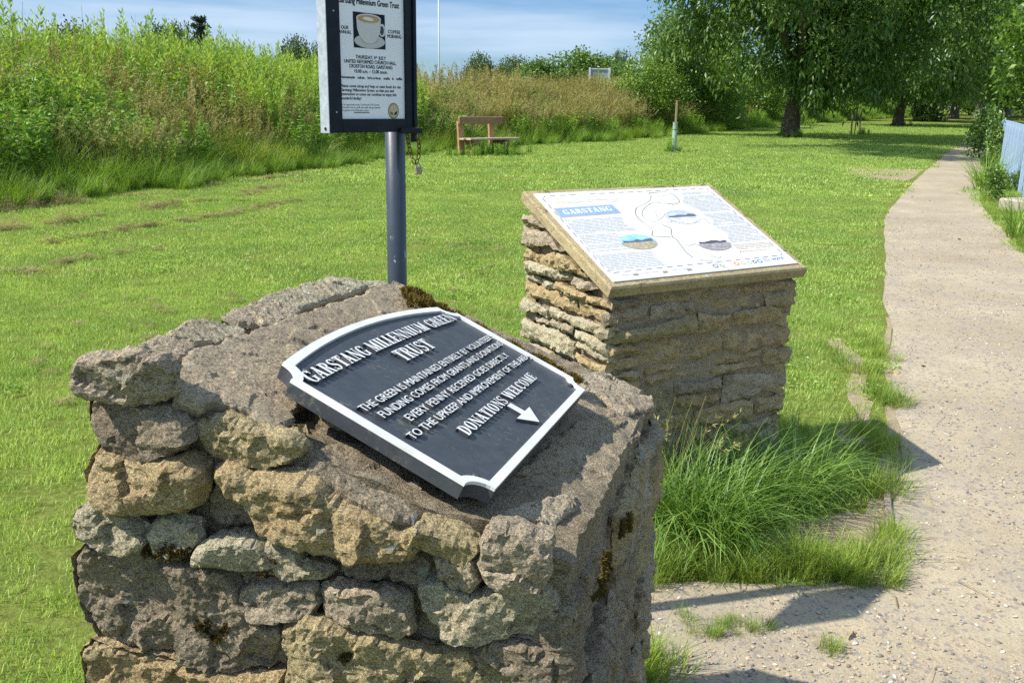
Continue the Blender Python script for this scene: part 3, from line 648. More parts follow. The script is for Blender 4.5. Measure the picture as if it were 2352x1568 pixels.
def stalk_plant(seed, kind):
    g = np.random.default_rng(seed); pb = PB()
    k = {'willowherb': 9, 'nettle': 10, 'dock': 7, 'seed': 16}[kind]
    mat = {'willowherb': M_willowherb, 'nettle': M_weed, 'dock': M_dock, 'seed': M_seed}[kind]
    a = g.uniform(0, 2 * pi, k); q = 0.3 * np.sqrt(g.random(k))
    base = np.stack([q * np.cos(a), q * np.sin(a), np.zeros(k)], 1)
    H = {'willowherb': (0.95, 1.5), 'nettle': (0.7, 1.15), 'dock': (0.9, 1.35), 'seed': (0.85, 1.4)}[kind]
    H = g.uniform(*H, k); l0 = g.uniform(0, 0.1, k); l1 = g.uniform(0.0, 0.28, k) if kind != 'seed' else g.uniform(0.2, 0.75, k); az = g.uniform(0, 2 * pi, k)
    wst = 0.007 if kind != 'seed' else 0.004
    pb.blades(base, az, H, wst, l0, l1, np.full(k, 0.35 if kind != 'dock' else 0.2), 4, 0.5)
    pb.blades(base, az + pi / 2, H, wst, l0 * 0, l1 * 0.2, np.full(k, 0.3), 4, 0.5)
    for i in range(k):
        def at(f):
            aa = l0[i] + (l1[i] - l0[i]) * f * 0.75
            return base[i] + np.stack([np.sin(aa) * cos(az[i]) * f * H[i], np.sin(aa) * sin(az[i]) * f * H[i], np.cos(aa) * f * H[i]], -1)
        if kind == 'willowherb':
            m = 46; f = np.sort(g.uniform(0.22, 1.0, m) ** 0.8); th = np.arange(m) * 2.4 + g.uniform(0, 6)
            up = 0.25 + 0.9 * f ** 3
            d = np.stack([np.cos(th) * np.cos(up), np.sin(th) * np.cos(up), np.sin(up)], 1)
            pb.leaves(at(f), d, (0.165 - 0.105 * f ** 2) * g.uniform(0.8, 1.2, m), 0.040 - 0.018 * f, np.clip(0.25 + 0.6 * f + g.normal(0, 0.15, m), 0, 1), g)
        elif kind == 'nettle':
            m = 26; f = np.repeat(np.linspace(0.2, 0.98, m // 2), 2); th = np.arange(m // 2).repeat(2) * (pi / 2) + np.tile([0, pi], m // 2) + g.uniform(0, 6)
            up = g.uniform(-0.5, 0.4, m); d = np.stack([np.cos(th) * np.cos(up), np.sin(th) * np.cos(up), np.sin(up)], 1)
            pb.leaves(at(f), d, (0.15 - 0.07 * f) * g.uniform(0.8, 1.2, m), 0.08 - 0.035 * f, np.clip(0.3 + 0.4 * f + g.normal(0, 0.18, m), 0, 1), g)
            m = 20; f = g.uniform(0.55, 0.95, m); th = g.uniform(0, 6.28, m); d = np.stack([np.cos(th), np.sin(th), np.full(m, -1.1)], 1)
            pb.leaves(at(f), d, 0.05, 0.010, np.full(m, 0.95), g)
        elif kind == 'dock':
            m = 120; f = g.uniform(0.42, 1.02, m); th = g.uniform(0, 6.28, m); rad = 0.05 * (1.15 - f) + 0.012
            p = at(f) + np.stack([np.cos(th), np.sin(th), g.uniform(-0.3, 1.2, m)], 1) * (rad * g.random(m))[:, None]
            pb.leaves(p, g.normal(size=(m, 3)), g.uniform(0.018, 0.038, m), 0.018, g.random(m) * 0.85, g)
            m = 7; f = g.uniform(0.05, 0.5, m); th = g.uniform(0, 6.28, m); d = np.stack([np.cos(th), np.sin(th), g.uniform(-0.2, 0.6, m)], 1)
            pb.leaves(at(f), d, 0.2, 0.05, np.full(m, 1.0), g)
        else:
            m = 26; f = 0.80 + 0.22 * g.random(m); th = g.uniform(0, 6.28, m); d = np.stack([np.cos(th) * 0.6 + cos(az[i]) * 0.5, np.sin(th) * 0.6 + sin(az[i]) * 0.5, g.uniform(-0.2, 1.0, m)], 1)
            pb.leaves(at(f), d, g.uniform(0.03, 0.07, m), 0.008, g.random(m), g)
    return pb.mesh(f'{kind}_{seed}', mat)

TG = [grass_clump(s) for s in range(5)] + [grass_clump(5 + s, dry=0.75) for s in range(3)]
TW = [stalk_plant(s, 'willowherb') for s in range(5)]
TN = [stalk_plant(s, 'nettle') for s in range(5)]
TD = [stalk_plant(s, 'dock') for s in range(4)]
TS = [stalk_plant(s, 'seed') for s in range(4)]

arcs = np.concatenate([[0], np.cumsum(np.hypot(*np.diff(HB, axis=0).T))])
def bank_points(n, s0, s1, d0, d1, pw=1.0):
    s = s0 + (s1 - s0) * RNG.random(n); d = d0 + (d1 - d0) * RNG.random(n) ** pw
    x, y = np.interp(s, arcs, HB[:, 0]), np.interp(s, arcs, HB[:, 1]); e = 0.6
    tx, ty = np.interp(s + e, arcs, HB[:, 0]) - np.interp(s - e, arcs, HB[:, 0]), np.interp(s + e, arcs, HB[:, 1]) - np.interp(s - e, arcs, HB[:, 1])
    l = np.hypot(tx, ty); wob = (vnoise(s * 0.9, s * 0 + 3, 51) - 0.5) * 0.9
    q = np.stack([x - ty / l * (d + wob), y + tx / l * (d + wob)], 1)
    dd, _ = hedge_d(q); z = bank_h(np.maximum(dd, 0)) + gz(q[:, 1])
    vis = np.abs(q[:, 0]) < 0.72 * q[:, 1] + 2
    return q[vis], z[vis], s[vis], d[vis]

def stand(name, specs, label, cat):
    """specs: templates, count, s range, d range, power, scale(s, d) -> array, tilt, noise band"""
    allT, PP, RR, SS, II = [], [], [], [], []
    for T, n, s0, s1, d0, d1, pw, sc, tilt, band in specs:
        q, z, s, d = bank_points(n, s0, s1, d0, d1, pw)
        f = vnoise(s * 0.75 + band[0] * 7, d * 1.1, 60 + band[0]); k = (f >= band[1]) & (f <= band[2])
        q, z, s, d = q[k], z[k], s[k], d[k]
        PP.append(np.column_stack([q, z - 0.02])); RR.append(spin(len(q), tilt)); SS.append(sc(s, d) * RNG.uniform(0.8, 1.2, len(q)))
        II.append(len(allT) + RNG.integers(0, len(T), len(q))); allT += T
    return scatter(name, allT, np.vstack(PP), np.vstack(RR), np.concatenate(SS), np.concatenate(II), label, cat)

# along the bank: s=0 lies left of the frame, 9 at its left edge, 27 behind the noticeboard, 31 at the bench, 47 below the shrubs
c_ = lambda v: (lambda s, d: np.full(len(s), v))
stand('tall_grass', [(TG[:5], 900, 5, 30, -0.15, 1.7, 1.0, lambda s, d: 0.50 + 0.28 * d, 0.18, (1, 0, 1)),
                     (TG[5:], 420, 5, 30, 0.5, 2.4, 1.0, lambda s, d: 0.65 + 0.22 * d, 0.2, (2, 0.40, 1)),
                     (TG[:5], 1150, 29, 135, -0.15, 1.6, 1.0, lambda s, d: 0.60 + 0.28 * d, 0.15, (3, 0, 1)),
                     (TG[5:], 200, 28, 60, 0.8, 2.4, 1.0, lambda s, d: 0.65 + 0.2 * d, 0.15, (4, 0.5, 1))], 'long arching grass along the foot of the weedy bank', 'grass')
stand('nettle_bed', [(TN, 260, 5, 27, 2.8, 6.0, 1.0, lambda s, d: 1.15 + 0.15 * (d - 2.2), 0.08, (18, 0.45, 1)),
                     (TN, 620, 5, 30, 0.8, 3.8, 1.0, lambda s, d: 0.75 + 0.16 * d, 0.1, (5, 0.40, 1)),
                     (TN, 1000, 29, 135, 0.6, 4.2, 1.0, lambda s, d: 0.72 + 0.15 * d, 0.1, (6, 0.2, 1))], 'dark green nettles filling the middle of the bank', 'weeds')
stand('willowherb', [(TW, 720, 5, 27, 2.0, 6.2, 0.9, lambda s, d: 0.95 + 0.13 * (d - 2.2), 0.07, (7, 0.34, 1)),
                     (TW, 70, 5, 27, 3.0, 5.5, 1.0, lambda s, d: 1.28 + 0.13 * (d - 2.2), 0.06, (15, 0.35, 1)),
                     (TN, 150, 19, 27, 1.6, 4.0, 1.0, lambda s, d: 0.9 + 0.15 * d, 0.08, (16, 0.2, 1)),
                     (TW, 200, 18, 27, 1.6, 3.5, 1.0, lambda s, d: 0.95 + 0.12 * d, 0.07, (8, 0.3, 1)),
                     (TW, 420, 44, 135, 2.0, 5.0, 1.0, lambda s, d: 0.95 + 0.1 * d, 0.07, (9, 0.4, 1))], 'tall pale green willowherb spires along the crest of the bank', 'weeds')
stand('dock_seed_heads', [(TD, 190, 5, 20, 1.0, 4.2, 1.0, lambda s, d: 0.80 + 0.16 * d, 0.1, (10, 0.35, 1)),
                          (TD, 480, 27, 50, 1.3, 4.8, 1.0, lambda s, d: 0.80 + 0.15 * d, 0.08, (11, 0.18, 1)),
                          (TD, 160, 50, 80, 1.2, 4.0, 1.0, lambda s, d: 0.85 + 0.12 * d, 0.08, (12, 0.4, 1))], 'rust brown seeding dock stems among the weeds', 'weeds')
stand('seeding_grass', [(TS, 260, 5, 27, 2.8, 6.0, 1.0, lambda s, d: 0.95 + 0.13 * (d - 2.2), 0.10, (17, 0.45, 1)),
                        (TS, 330, 5, 28, 0.7, 3.6, 1.0, lambda s, d: 0.72 + 0.16 * d, 0.14, (13, 0.45, 1)),
                        (TS, 650, 27, 60, 1.2, 4.6, 1.0, lambda s, d: 0.82 + 0.13 * d, 0.12, (14, 0.15, 1))], 'straw coloured seeding grasses along the bank', 'grass')

# rank grass between the two stone plinths and along the gravel edge
M_rank = foliage('rank_blade', [(0, (0.05, 0.12, 0.020)), (0.4, (0.145, 0.285, 0.045)), (0.75, (0.29, 0.45, 0.115)), (1, (0.48, 0.57, 0.25))], 0.4, 0.42, 0.45, 2.5)
M_short = foliage('verge_blade', [(0, (0.09, 0.17, 0.025)), (0.5, (0.22, 0.35, 0.05)), (0.85, (0.38, 0.46, 0.11)), (1, (0.50, 0.44, 0.22))], 0.4, 0.5, 0.3, 2.5)
TL = [grass_clump(40 + s, 44, (0.25, 0.62), (0.0055, 0.0105), 0.085, 0.10, M_rank, (0.9, 2.9)) for s in range(5)]
TSh = [grass_clump(50 + s, 70, (0.06, 0.16), (0.0025, 0.0045), 0.06, 0.25, M_short, (0.5, 1.7)) for s in range(5)]
TR = [stalk_plant(70 + s, 'seed') for s in range(2)]
GP, GI, GS, GT = [], [], [], []
q = []
for x, y, n_, sp in [(0.60, 3.02, 16, 0.13), (0.80, 3.12, 18, 0.14), (1.00, 3.25, 13, 0.12), (1.18, 3.36, 8, 0.09), (0.50, 3.18, 7, 0.10), (0.70, 2.95, 8, 0.08)]:
    q.append(np.array([x, y]) + RNG.normal(0, sp * 0.62, (n_, 2)))
q = np.vstack(q); q = q[~in_poly(q, PED_IN)]
GP.append(q); GI.append(RNG.integers(0, 5, len(q))); GS.append(RNG.uniform(0.55, 0.95, len(q)))
q = []
for x, y, n_, sx, sy in [(0.60, 2.82, 48, 0.16, 0.07), (0.90, 2.79, 46, 0.19, 0.055), (1.14, 2.74, 26, 0.08, 0.06), (0.45, 2.80, 25, 0.06, 0.08), (1.36, 2.98, 5, 0.02, 0.03), (1.30, 2.84, 6, 0.03, 0.03), (1.50, 3.42, 9, 0.04, 0.10), (1.70, 4.0, 16, 0.05, 0.2), (2.02, 4.9, 18, 0.05, 0.3), (2.32, 5.7, 14, 0.05, 0.3), (0.36, 2.18, 14, 0.05, 0.05), (1.25, 3.9, 30, 0.06, 0.15), (1.05, 4.15, 20, 0.1, 0.08)]:
    q.append(np.array([x, y]) + RNG.normal(0, 1, (n_, 2)) * (sx, sy))
q = np.vstack(q); k = ~in_poly(q, PED_IN); q = q[k]
GP.append(q); GI.append(5 + RNG.integers(0, 5, len(q))); GS.append(RNG.uniform(0.5, 1.1, len(q)))
k_ = 2; q = np.array([0.85, 3.1]) + RNG.normal(0, 1, (k_, 2)) * (0.24, 0.13); q = q[~in_poly(q, PED_IN)]
GP.append(q); GI.append(10 + RNG.integers(0, 2, len(q))); GS.append(RNG.uniform(0.26, 0.42, len(q)))
q = np.vstack([np.array([0.70, 2.40]) + RNG.normal(0, 1, (13, 2)) * (0.07, 0.025), np.array([0.90, 2.29]) + RNG.normal(0, 0.018, (4, 2)), np.array([0.55, 2.42]) + RNG.normal(0, 0.04, (3, 2))])
GP.append(q); GI.append(5 + RNG.integers(0, 5, len(q))); GS.append(RNG.uniform(0.28, 0.5, len(q)))
for x, y, s_ in [(0.36, 2.16, 1.4), (0.33, 2.2, 1.1), (0.40, 2.12, 0.9)]:
    GP.append(np.array([[x, y]])); GI.append(np.array([5 + int(s_ * 3) % 5])); GS.append(np.array([s_ * 1.1]))
P = np.vstack(GP)
scatter('rank_grass', TL + TSh + TR, np.column_stack([P, np.zeros(len(P)) + 0.004]), spin(len(P), 0.12), np.concatenate(GS), np.concatenate(GI), 'rank uncut grass between the two stone plinths and at the path edge', 'grass')
# verge right of the path
n = 900; Y = RNG.uniform(7.5, 60, n) ; pr = np.array(PR_[::-1]); xr = np.interp(Y, pr[:, 1], pr[:, 0]); X = xr + 0.05 + RNG.random(n) ** 1.6 * np.where(Y < 18, 0.9, 0.8)
P = np.stack([X, Y], 1)
scatter('verge_grass', TSh + TG[:3], np.column_stack([P, gz(Y) + 0.004]), spin(n, 0.12), np.where(Y < 20, RNG.uniform(0.7, 1.4, n), RNG.uniform(0.4, 0.8, n)), np.where(RNG.random(n) < np.where(Y < 26, 0.98, 0.8), RNG.integers(0, 5, n), RNG.integers(5, 8, n)), 'scruffy grass verge between the path and the railing', 'grass')
# ------------------------------------------------------------------ trees and shrubs
def bark_mat(name, c1, c2):
    m, n, l, b = new_mat(name)
    t = n.new('ShaderNodeTexCoord').outputs['Object']; mp_ = n.new('ShaderNodeMapping'); mp_.inputs['Scale'].default_value = (1, 1, 0.22); l.new(t, mp_.inputs['Vector'])
    f = noise_tex(n, l, mp_.outputs['Vector'], 14, 8, 0.7, 0.5); g = noise_tex(n, l, t, 1.5, 4, 0.6)
    c = mixc(n, l, g, c1, c2); l.new(mixc(n, l, 0.9, c, ramp(n, l, f, [(0.35, (0.35, 0.33, 0.3)), (0.65, (1.3, 1.3, 1.3))]), 'MULTIPLY'), b.inputs['Base Color'])
    b.inputs['Roughness'].default_value = 0.95; bump(n, l, b, [(f, 1.0, 0.06)]); return m
M_bark = bark_mat('willow_bark', (0.10, 0.080, 0.055), (0.16, 0.125, 0.085))
M_bark_pale = bark_mat('pale_bark', (0.20, 0.18, 0.14), (0.30, 0.27, 0.21))
def leafmat(nm, a, b, c, tr=0.4): return foliage(nm, [(0, a), (0.5, b), (1, c)], tr, 0.38, 0.5, 0.35, [(0.3, (0.8, 0.85, 0.85)), (0.7, (1.15, 1.1, 1.0))])
L_willow = leafmat('willow_leaf', (0.069, 0.137, 0.031), (0.135, 0.246, 0.052), (0.246, 0.387, 0.098))
L_ash = leafmat('ash_leaf', (0.075, 0.166, 0.023), (0.159, 0.295, 0.04), (0.301, 0.47, 0.074), 0.38)
L_oak = leafmat('oak_leaf', (0.045, 0.085, 0.021), (0.085, 0.146, 0.036), (0.151, 0.235, 0.057), 0.25)
L_haw = leafmat('hawthorn_leaf', (0.064, 0.134, 0.023), (0.127, 0.235, 0.039), (0.236, 0.353, 0.072), 0.3)
L_pale = leafmat('weeping_leaf', (0.09, 0.156, 0.036), (0.168, 0.252, 0.066), (0.264, 0.36, 0.12), 0.35)
L_shrub = leafmat('shrub_leaf', (0.089, 0.179, 0.025), (0.186, 0.322, 0.043), (0.323, 0.463, 0.079), 0.38)
L_pine = leafmat('pine_leaf', (0.015, 0.035, 0.016), (0.030, 0.055, 0.025), (0.05, 0.085, 0.035), 0.15)
L_copper = leafmat('copper_leaf', (0.049, 0.063, 0.02), (0.091, 0.112, 0.034), (0.154, 0.168, 0.056), 0.2)

def clump_points(g, ells, n):
    """points through the volume of a union of ellipsoids, denser towards the outside"""
    w = np.array([e[3] * e[4] * e[5] for e in ells]) ** 0.8; k = g.choice(len(ells), n, p=w / w.sum()); E = np.array(ells)[k]
    d = g.normal(size=(n, 3)); d /= np.linalg.norm(d, axis=1, keepdims=True); r = g.random(n) ** 0.42
    return E[:, :3] + d * r[:, None] * E[:, 3:6] * g.uniform(0.88, 1.08, (n, 1))

def crown_mesh(name, mat, ells, clumps, per, spread, L, w, seed, droop=0.0, flat=1.0, lobes=0, lobe_r=(0.16, 0.30)):
    g = np.random.default_rng(seed); pb = PB()
    if lobes:                                   # boughs: the crown breaks into separate masses with gaps between
        B = clump_points(g, ells, lobes); R = np.mean([e[3:6] for e in ells]) * g.uniform(*lobe_r, lobes) * 2
        C = np.vstack([clump_points(g, [(*b, r, r, r * 0.75) for b, r in zip(B, R)], clumps - clumps // 3), clump_points(g, ells, clumps // 3)])
    else: C = clump_points(g, ells, clumps)
    sz = spread * g.uniform(0.55, 1.35, clumps); ct = g.normal(0, 0.13, clumps)
    k = np.repeat(np.arange(clumps), per); n = len(k); o = g.normal(size=(n, 3)) * (sz[k] * 0.55)[:, None] * (1, 1, flat)
    if droop:
        hang = g.random(n) ** 1.3; o[:, 2] -= hang * droop * sz[k] * 2.2; o[:, :2] *= (1 - 0.4 * hang)[:, None]
    d = g.normal(size=(n, 3)) * 0.8 + o * 1.2 / (sz[k][:, None]); d[:, 2] -= 0.35 + droop * 0.9
    s = g.uniform(0.65, 1.3, n)
    pb.leaves(C[k] + o, d, L * s, w * s, np.clip(0.45 + ct[k] + g.normal(0, 0.2, n), 0, 1), g)
    return pb.mesh(name, mat), C

def wood_mesh(name, mat, h, r, C, seed, lean=(0.0, 0.0), limbs=14, flare=1.35):
    g = np.random.default_rng(seed); mb = MB()
    top = np.array([lean[0], lean[1], h])
    pts, rad = [], []
    for f in (-0.04, 0.0, 0.06, 0.2, 0.4, 0.6, 0.8, 1.0):
        pts.append(np.array([lean[0] * f + g.normal(0, r * 0.10), lean[1] * f + g.normal(0, r * 0.10), h * f])); rad.append(r * ((flare if f < 0.03 else flare * 0.85 if f < 0.1 else 1) - 0.28 * f))
    mb.tube(pts, rad, 14)
    sel = g.choice(len(C), min(limbs, len(C)), replace=False)
    for i in sel:
        e = C[i]; a = top * g.uniform(0.75, 1.0); m = a + (e - a) * 0.5 + np.array([0, 0, 0.12 * np.linalg.norm(e - a)]) + g.normal(0, 0.1 * h / 3, 3)
        mb.tube([a, a + (m - a) * 0.55 + g.normal(0, 0.05, 3), m, e], [r * 0.45, r * 0.32, r * 0.2, r * 0.05], 7, False)
    return mesh_from(name, np.array(mb.V), mb.P, True, None, [mat])

def tree(name, label, cat, loc, wood, crown, rotz=0.0, sc=1.0, group=None):
    t = thing(name, loc, label, cat, group); t.rotation_euler[2] = rotz; t.scale = (sc, sc, sc) if np.isscalar(sc) else sc
    link('trunk', wood, t); link('crown', crown, t); return t

# the old willow on the lawn
wc, WC = crown_mesh('willow_crown_near', L_willow, [(0.8, -1.5, 8.6, 7.0, 7.2, 5.4), (-3.6, 0.0, 6.4, 3.4, 3.2, 3.6), (-4.6, -0.5, 7.6, 2.0, 2.6, 2.6), (2.2, -1.0, 4.8, 4.6, 3.6, 2.2), (-0.6, 0.2, 3.8, 2.2, 2.2, 1.3), (5.0, -2, 5.8, 3.4, 3.4, 3.2), (-5.0, -9.5, 11.5, 4.5, 4.5, 2.2), (-9.0, -13.5, 11.5, 4.2, 4.2, 1.8), (-7.0, -17.5, 12, 4.2, 3.6, 1.6), (-1.4, -0.9, 3.1, 2.6, 2.0, 1.4), (1.6, -1.0, 3.0, 2.8, 2.2, 1.4), (3.8, -1.4, 3.3, 2.6, 2.2, 1.4)], 2600, 34, 0.60, 0.30, 0.095, 3, 0.45, 1.0, 85, (0.14, 0.24))  # high forward lobes, out of view, are added to shade lawn and path
ww = wood_mesh('willow_trunk_near', M_bark, 3.2, 0.44, WC, 5, (0.25, 0.0), 20)
tree('willow_tree', 'big dark willow with a thick leaning trunk nearest on the lawn, left of the path', 'tree', (13.18, 45.16, gz1(45)), ww, wc, group='willows along the path')
# willows further along
wc2, WC2 = crown_mesh('willow_crown', L_willow, [(0, 0, 7.6, 5.8, 5.8, 4.8), (-2.6, -0.6, 4.9, 3.4, 3.2, 2.6), (2.8, -0.4, 4.9, 3.2, 3.2, 2.6), (0, -1.5, 4.3, 3.4, 3.0, 2.2)], 1250, 28, 0.70, 0.38, 0.13, 13, 0.4, 1.0, 55, (0.14, 0.24))
ww2 = wood_mesh('willow_trunk', M_bark, 3.0, 0.40, WC2, 15, (0.35, 0), 12)
wp2 = wood_mesh('willow_trunk_pale', M_bark_pale, 3.4, 0.42, WC2, 16, (-0.15, 0), 10)
for x, y, rz, sc, wd, lb in [(27.64, 68.0, 0.3, 1.0, ww2, 'dark willow with a slim leaning trunk, second along the path behind the staked sapling'),
                             (36.6, 84.5, 2.0, (1.15, 1.15, 1.0), ww2, 'willow with its trunk smothered in ivy, third along the path'),
                             (46.2, 99.5, 4.4, 1.2, ww2, 'far willow with a stout leaning bare trunk, fourth along the path'),
                             (55.0, 112.0, 1.2, 1.2, wp2, 'far willow with a pale upright trunk, fifth along the path'),
                             (61.5, 118.0, 3.1, 1.15, wp2, 'farthest willow, its trunk standing where the path disappears')]:
    t = tree('willow_tree', lb, 'tree', (x, y, gz1(y)), wd, wc2, rz, sc, 'willows along the path')
    if 'ivy' in lb:
        ivy, _ = crown_mesh('ivy', L_oak, [(0.1, 0, 1.4, 0.75, 0.75, 1.4), (-0.2, -0.2, 0.5, 1.2, 1.1, 0.5)], 260, 24, 0.35, 0.17, 0.13, 77, 0.2)
        link('ivy', ivy, t)
# trees leaning in over the right side of the path
ac, AC = crown_mesh('ash_crown', L_ash, [(0, 0, 7.2, 4.6, 4.6, 4.2), (-1.8, -1.2, 5.0, 2.8, 2.6, 2.4), (-1.2, 1.5, 3.8, 2.6, 2.6, 1.7), (1.4, -1.0, 4.2, 2.6, 2.6, 2.2)], 1250, 28, 0.55, 0.27, 0.14, 23, 0.2, 1.0, 60, (0.14, 0.24))
aw = wood_mesh('ash_trunk', M_bark, 3.2, 0.27, AC, 25, (-0.2, 0), 16)
tree('ash_tree', 'bright leaved tree hanging over the path from beyond the railing, nearest on the right', 'tree', (23.2, 36.0, 0), aw, ac, 0.0, 1.0, 'trees beyond the railing')
tree('ash_tree', 'leafy tree behind the overhanging one, where the path narrows on the right', 'tree', (33.0, 52.5, gz1(52)), aw, ac, 2.2, (1.1, 1.1, 1.0), 'trees beyond the railing')
tree('ash_tree', 'shaded tree farthest along the right side of the path', 'tree', (43.0, 68.0, gz1(68)), aw, ac, 4.0, (1.2, 1.2, 1.05), 'trees beyond the railing')

# shrubs growing out of the bank
sc1, SC1 = crown_mesh('shrub_crown_round', L_shrub, [(0, 0, 1.9, 1.9, 1.7, 1.5), (-0.7, 0, 1.0, 1.5, 1.4, 1.0), (0.9, -0.2, 1.2, 1.4, 1.3, 1.1)], 420, 26, 0.34, 0.13, 0.07, 33, 0.1)
sw1 = wood_mesh('shrub_stem', M_bark, 0.8, 0.06, SC1, 34, (0, 0), 9)
sc2, SC2 = crown_mesh('shrub_crown_upright', L_haw, [(0, 0, 2.4, 1.5, 1.5, 2.0), (0.4, 0, 1.0, 1.7, 1.5, 1.0), (-0.5, 0.2, 3.4, 0.9, 0.9, 1.1)], 480, 26, 0.36, 0.13, 0.07, 35, 0.1)
sw2 = wood_mesh('shrub_stem_tall', M_bark, 1.0, 0.07, SC2, 36, (0, 0), 9)
for x, y, z, rz, s_, a, lb in [(6.6, 46.5, 0.75, 0, 0.95, 1, 'yellow green elder shrub on the bank right behind the tree guard'),
                            (8.4, 51.5, 0.75, 1.2, 1.25, 2, 'upright green hawthorn on the bank left of the big willow'),
                            (10.6, 53.5, 0.75, 2.2, 1.35, 1, 'broad light green shrub on the bank behind the big willow\'s left branches'),
                            (12.0, 57.5, 0.85, 4.2, 1.45, 2, 'dark upright hawthorn half hidden behind the big willow trunk'),
                            (16.8, 64.5, 0.95, 0.4, 1.2, 1, 'light green shrub on the bank just right of the big willow trunk'),
                            (21.5, 73.5, 1.0, 3.0, 1.3, 1, 'rounded shrub on the bank behind the staked sapling'),
                            (27.0, 83.5, 1.1, 5.0, 1.5, 2, 'tall shrub on the bank seen left of the second willow'),
                            (36.0, 99.0, 1.2, 1.0, 1.6, 1, 'sunlit shrub on the bank between the far willow trunks'),
                            (45.0, 112.0, 1.3, 2.5, 1.8, 1, 'pale shrub closing the view at the end of the lawn'),
                            (54.0, 124.0, 0.7, 4.5, 2.0, 1, 'sunlit bush between the two farthest willow trunks'),
                            (66.0, 128.0, 0.7, 0.5, 2.0, 2, 'bush filling the gap where the path ends')]:
    tree('shrub', lb, 'shrub', (x, y, z), (sw1, sw2)[a - 1], (sc1, sc2)[a - 1], rz, s_, 'shrubs on the weedy bank')
for k, (x, y) in enumerate([(38, 118), (43, 124), (49, 121), (56, 131), (61, 127), (72, 134), (78, 130), (85, 136), (92, 132), (68, 120)]):
    tree('shrub', ('sunlit bush', 'pale green bush', 'rounded green bush')[k % 3] + ' in the hedge closing the far end of the lawn', 'shrub', (x, y, gz1(y)), (sw1, sw2)[k % 2], (sc1, sc2)[k % 2], k * 1.3, 1.9 + 0.25 * (k % 3), 'bushes closing the far end of the lawn')
tree('shrub', 'light green bush rising behind the pale blue railing', 'shrub', (16.6, 27.2, -0.3), sw1, sc1, 0.7, (1.0, 1.0, 1.05), None)
bc, BC = crown_mesh('bramble_leaves', L_haw, [(0, 0, 0.55, 0.35, 0.35, 0.55), (0.1, 0.3, 0.9, 0.3, 0.3, 0.5)], 90, 14, 0.16, 0.09, 0.06, 43, 0.2)
bw = wood_mesh('bramble_stem', M_bark, 0.5, 0.012, BC, 44, (0, 0), 14)
for x, y, rz, s_, lb in [(13.6, 26.4, 0, 0.95, 'bramble climbing the far end of the pale blue railing'), (11.5, 22.6, 1.5, 0.36, 'low bramble beside the middle of the railing'), (14.6, 29.4, 3.3, 1.25, 'tallest bramble, behind the railing end against the path'), (8.0, 15.3, 2.2, 0.48, 'small leafy weed at the corner of the concrete block'), (9.55, 17.7, 4.0, 0.33, 'weed growing up against the nearest railing bars')]:
    tree('bramble', lb, 'plant', (x, y, 0), bw, bc, rz, s_, 'brambles along the railing')

# trees far behind the bank
oc, OC = crown_mesh('oak_crown', L_oak, [(0, 0, 4.6, 3.0, 3.0, 2.6), (-1.8, 0, 3.8, 2.0, 2.0, 1.8), (1.9, 0.2, 3.9, 2.0, 2.0, 1.9)], 420, 24, 0.55, 0.28, 0.20, 53)
ow = wood_mesh('oak_trunk', M_bark, 2.4, 0.22, OC, 54, (0, 0), 10)
hc, HC = crown_mesh('hawthorn_crown', L_haw, [(0, 0, 4.2, 3.6, 3.2, 2.6), (-2.6, 0, 3.0, 2.4, 2.4, 2.0), (2.6, 0.2, 3.2, 2.4, 2.2, 1.9), (0.8, 0, 5.8, 1.6, 1.6, 1.3)], 560, 24, 0.5, 0.26, 0.19, 55)
hw = wood_mesh('hawthorn_trunk', M_bark, 2.0, 0.2, HC, 56, (0, 0), 10)
pc, PC = crown_mesh('weeping_crown', L_pale, [(0, 0, 5.0, 3.2, 3.2, 2.6), (-1.6, 0, 3.6, 2.2, 2.2, 2.2), (1.8, 0, 3.6, 2.2, 2.2, 2.2)], 420, 26, 0.6, 0.34, 0.10, 57, 0.7)
pw_ = wood_mesh('weeping_trunk', M_bark, 2.6, 0.22, PC, 58, (0, 0), 10)
cc, CC = crown_mesh('copper_crown', L_copper, [(0, 0, 4.4, 3.2, 3.0, 2.4), (1.5, 0, 3.4, 2.4, 2.4, 1.8)], 380, 24, 0.5, 0.26, 0.2, 59)
def pine_meshes():
    g = np.random.default_rng(61); pb = PB(); C = []
    for z in np.linspace(2.6, 8.2, 9):
        rr = 2.5 * (1 - (z - 2.0) / 8.0) * g.uniform(0.7, 1.15)
        for a in g.uniform(0, 6.28, 5):
            e = np.array([cos(a) * rr, sin(a) * rr, z + 0.2]); C.append(e); n = 130
            f = g.random(n) ** 0.7; p = np.array([0, 0, z - 0.2]) + (e - np.array([0, 0, z - 0.2])) * f[:, None] + g.normal(0, 0.16, (n, 3)) * (1, 1, 0.5)
            d = g.normal(size=(n, 3)); d[:, 2] += 0.3; pb.leaves(p, d, 0.28, 0.14, g.random(n), g)
    w = MB(); w.tube([(0, 0, -0.1), (0.05, 0, 4), (0, 0, 8.3)], [0.22, 0.14, 0.03], 9)
    for e in C: w.tube([(0, 0, e[2] - 0.3), tuple(e)], [0.05, 0.015], 5, False)
    return pb.mesh('pine_crown', L_pine), mesh_from('pine_trunk', np.array(w.V), w.P, True, None, [M_bark])
nc, nw = pine_meshes()
def far(px, top, Y, base_top, wood, crown, rz, wide, name, label, cat='tree'):
    """a tree at bearing px and distance Y whose crown reaches the height seen in the photograph"""
    z0 = gz1(Y); H = 1.5 + (234 + 0.016 * (px - 1176) - top) / 2170 * Y - z0; k = H / base_top
    tree(name, label, cat, ((px - 1176) / 2170 * Y, Y, z0), wood, crown, rz, (wide, wide, k), 'trees beyond the weedy bank')
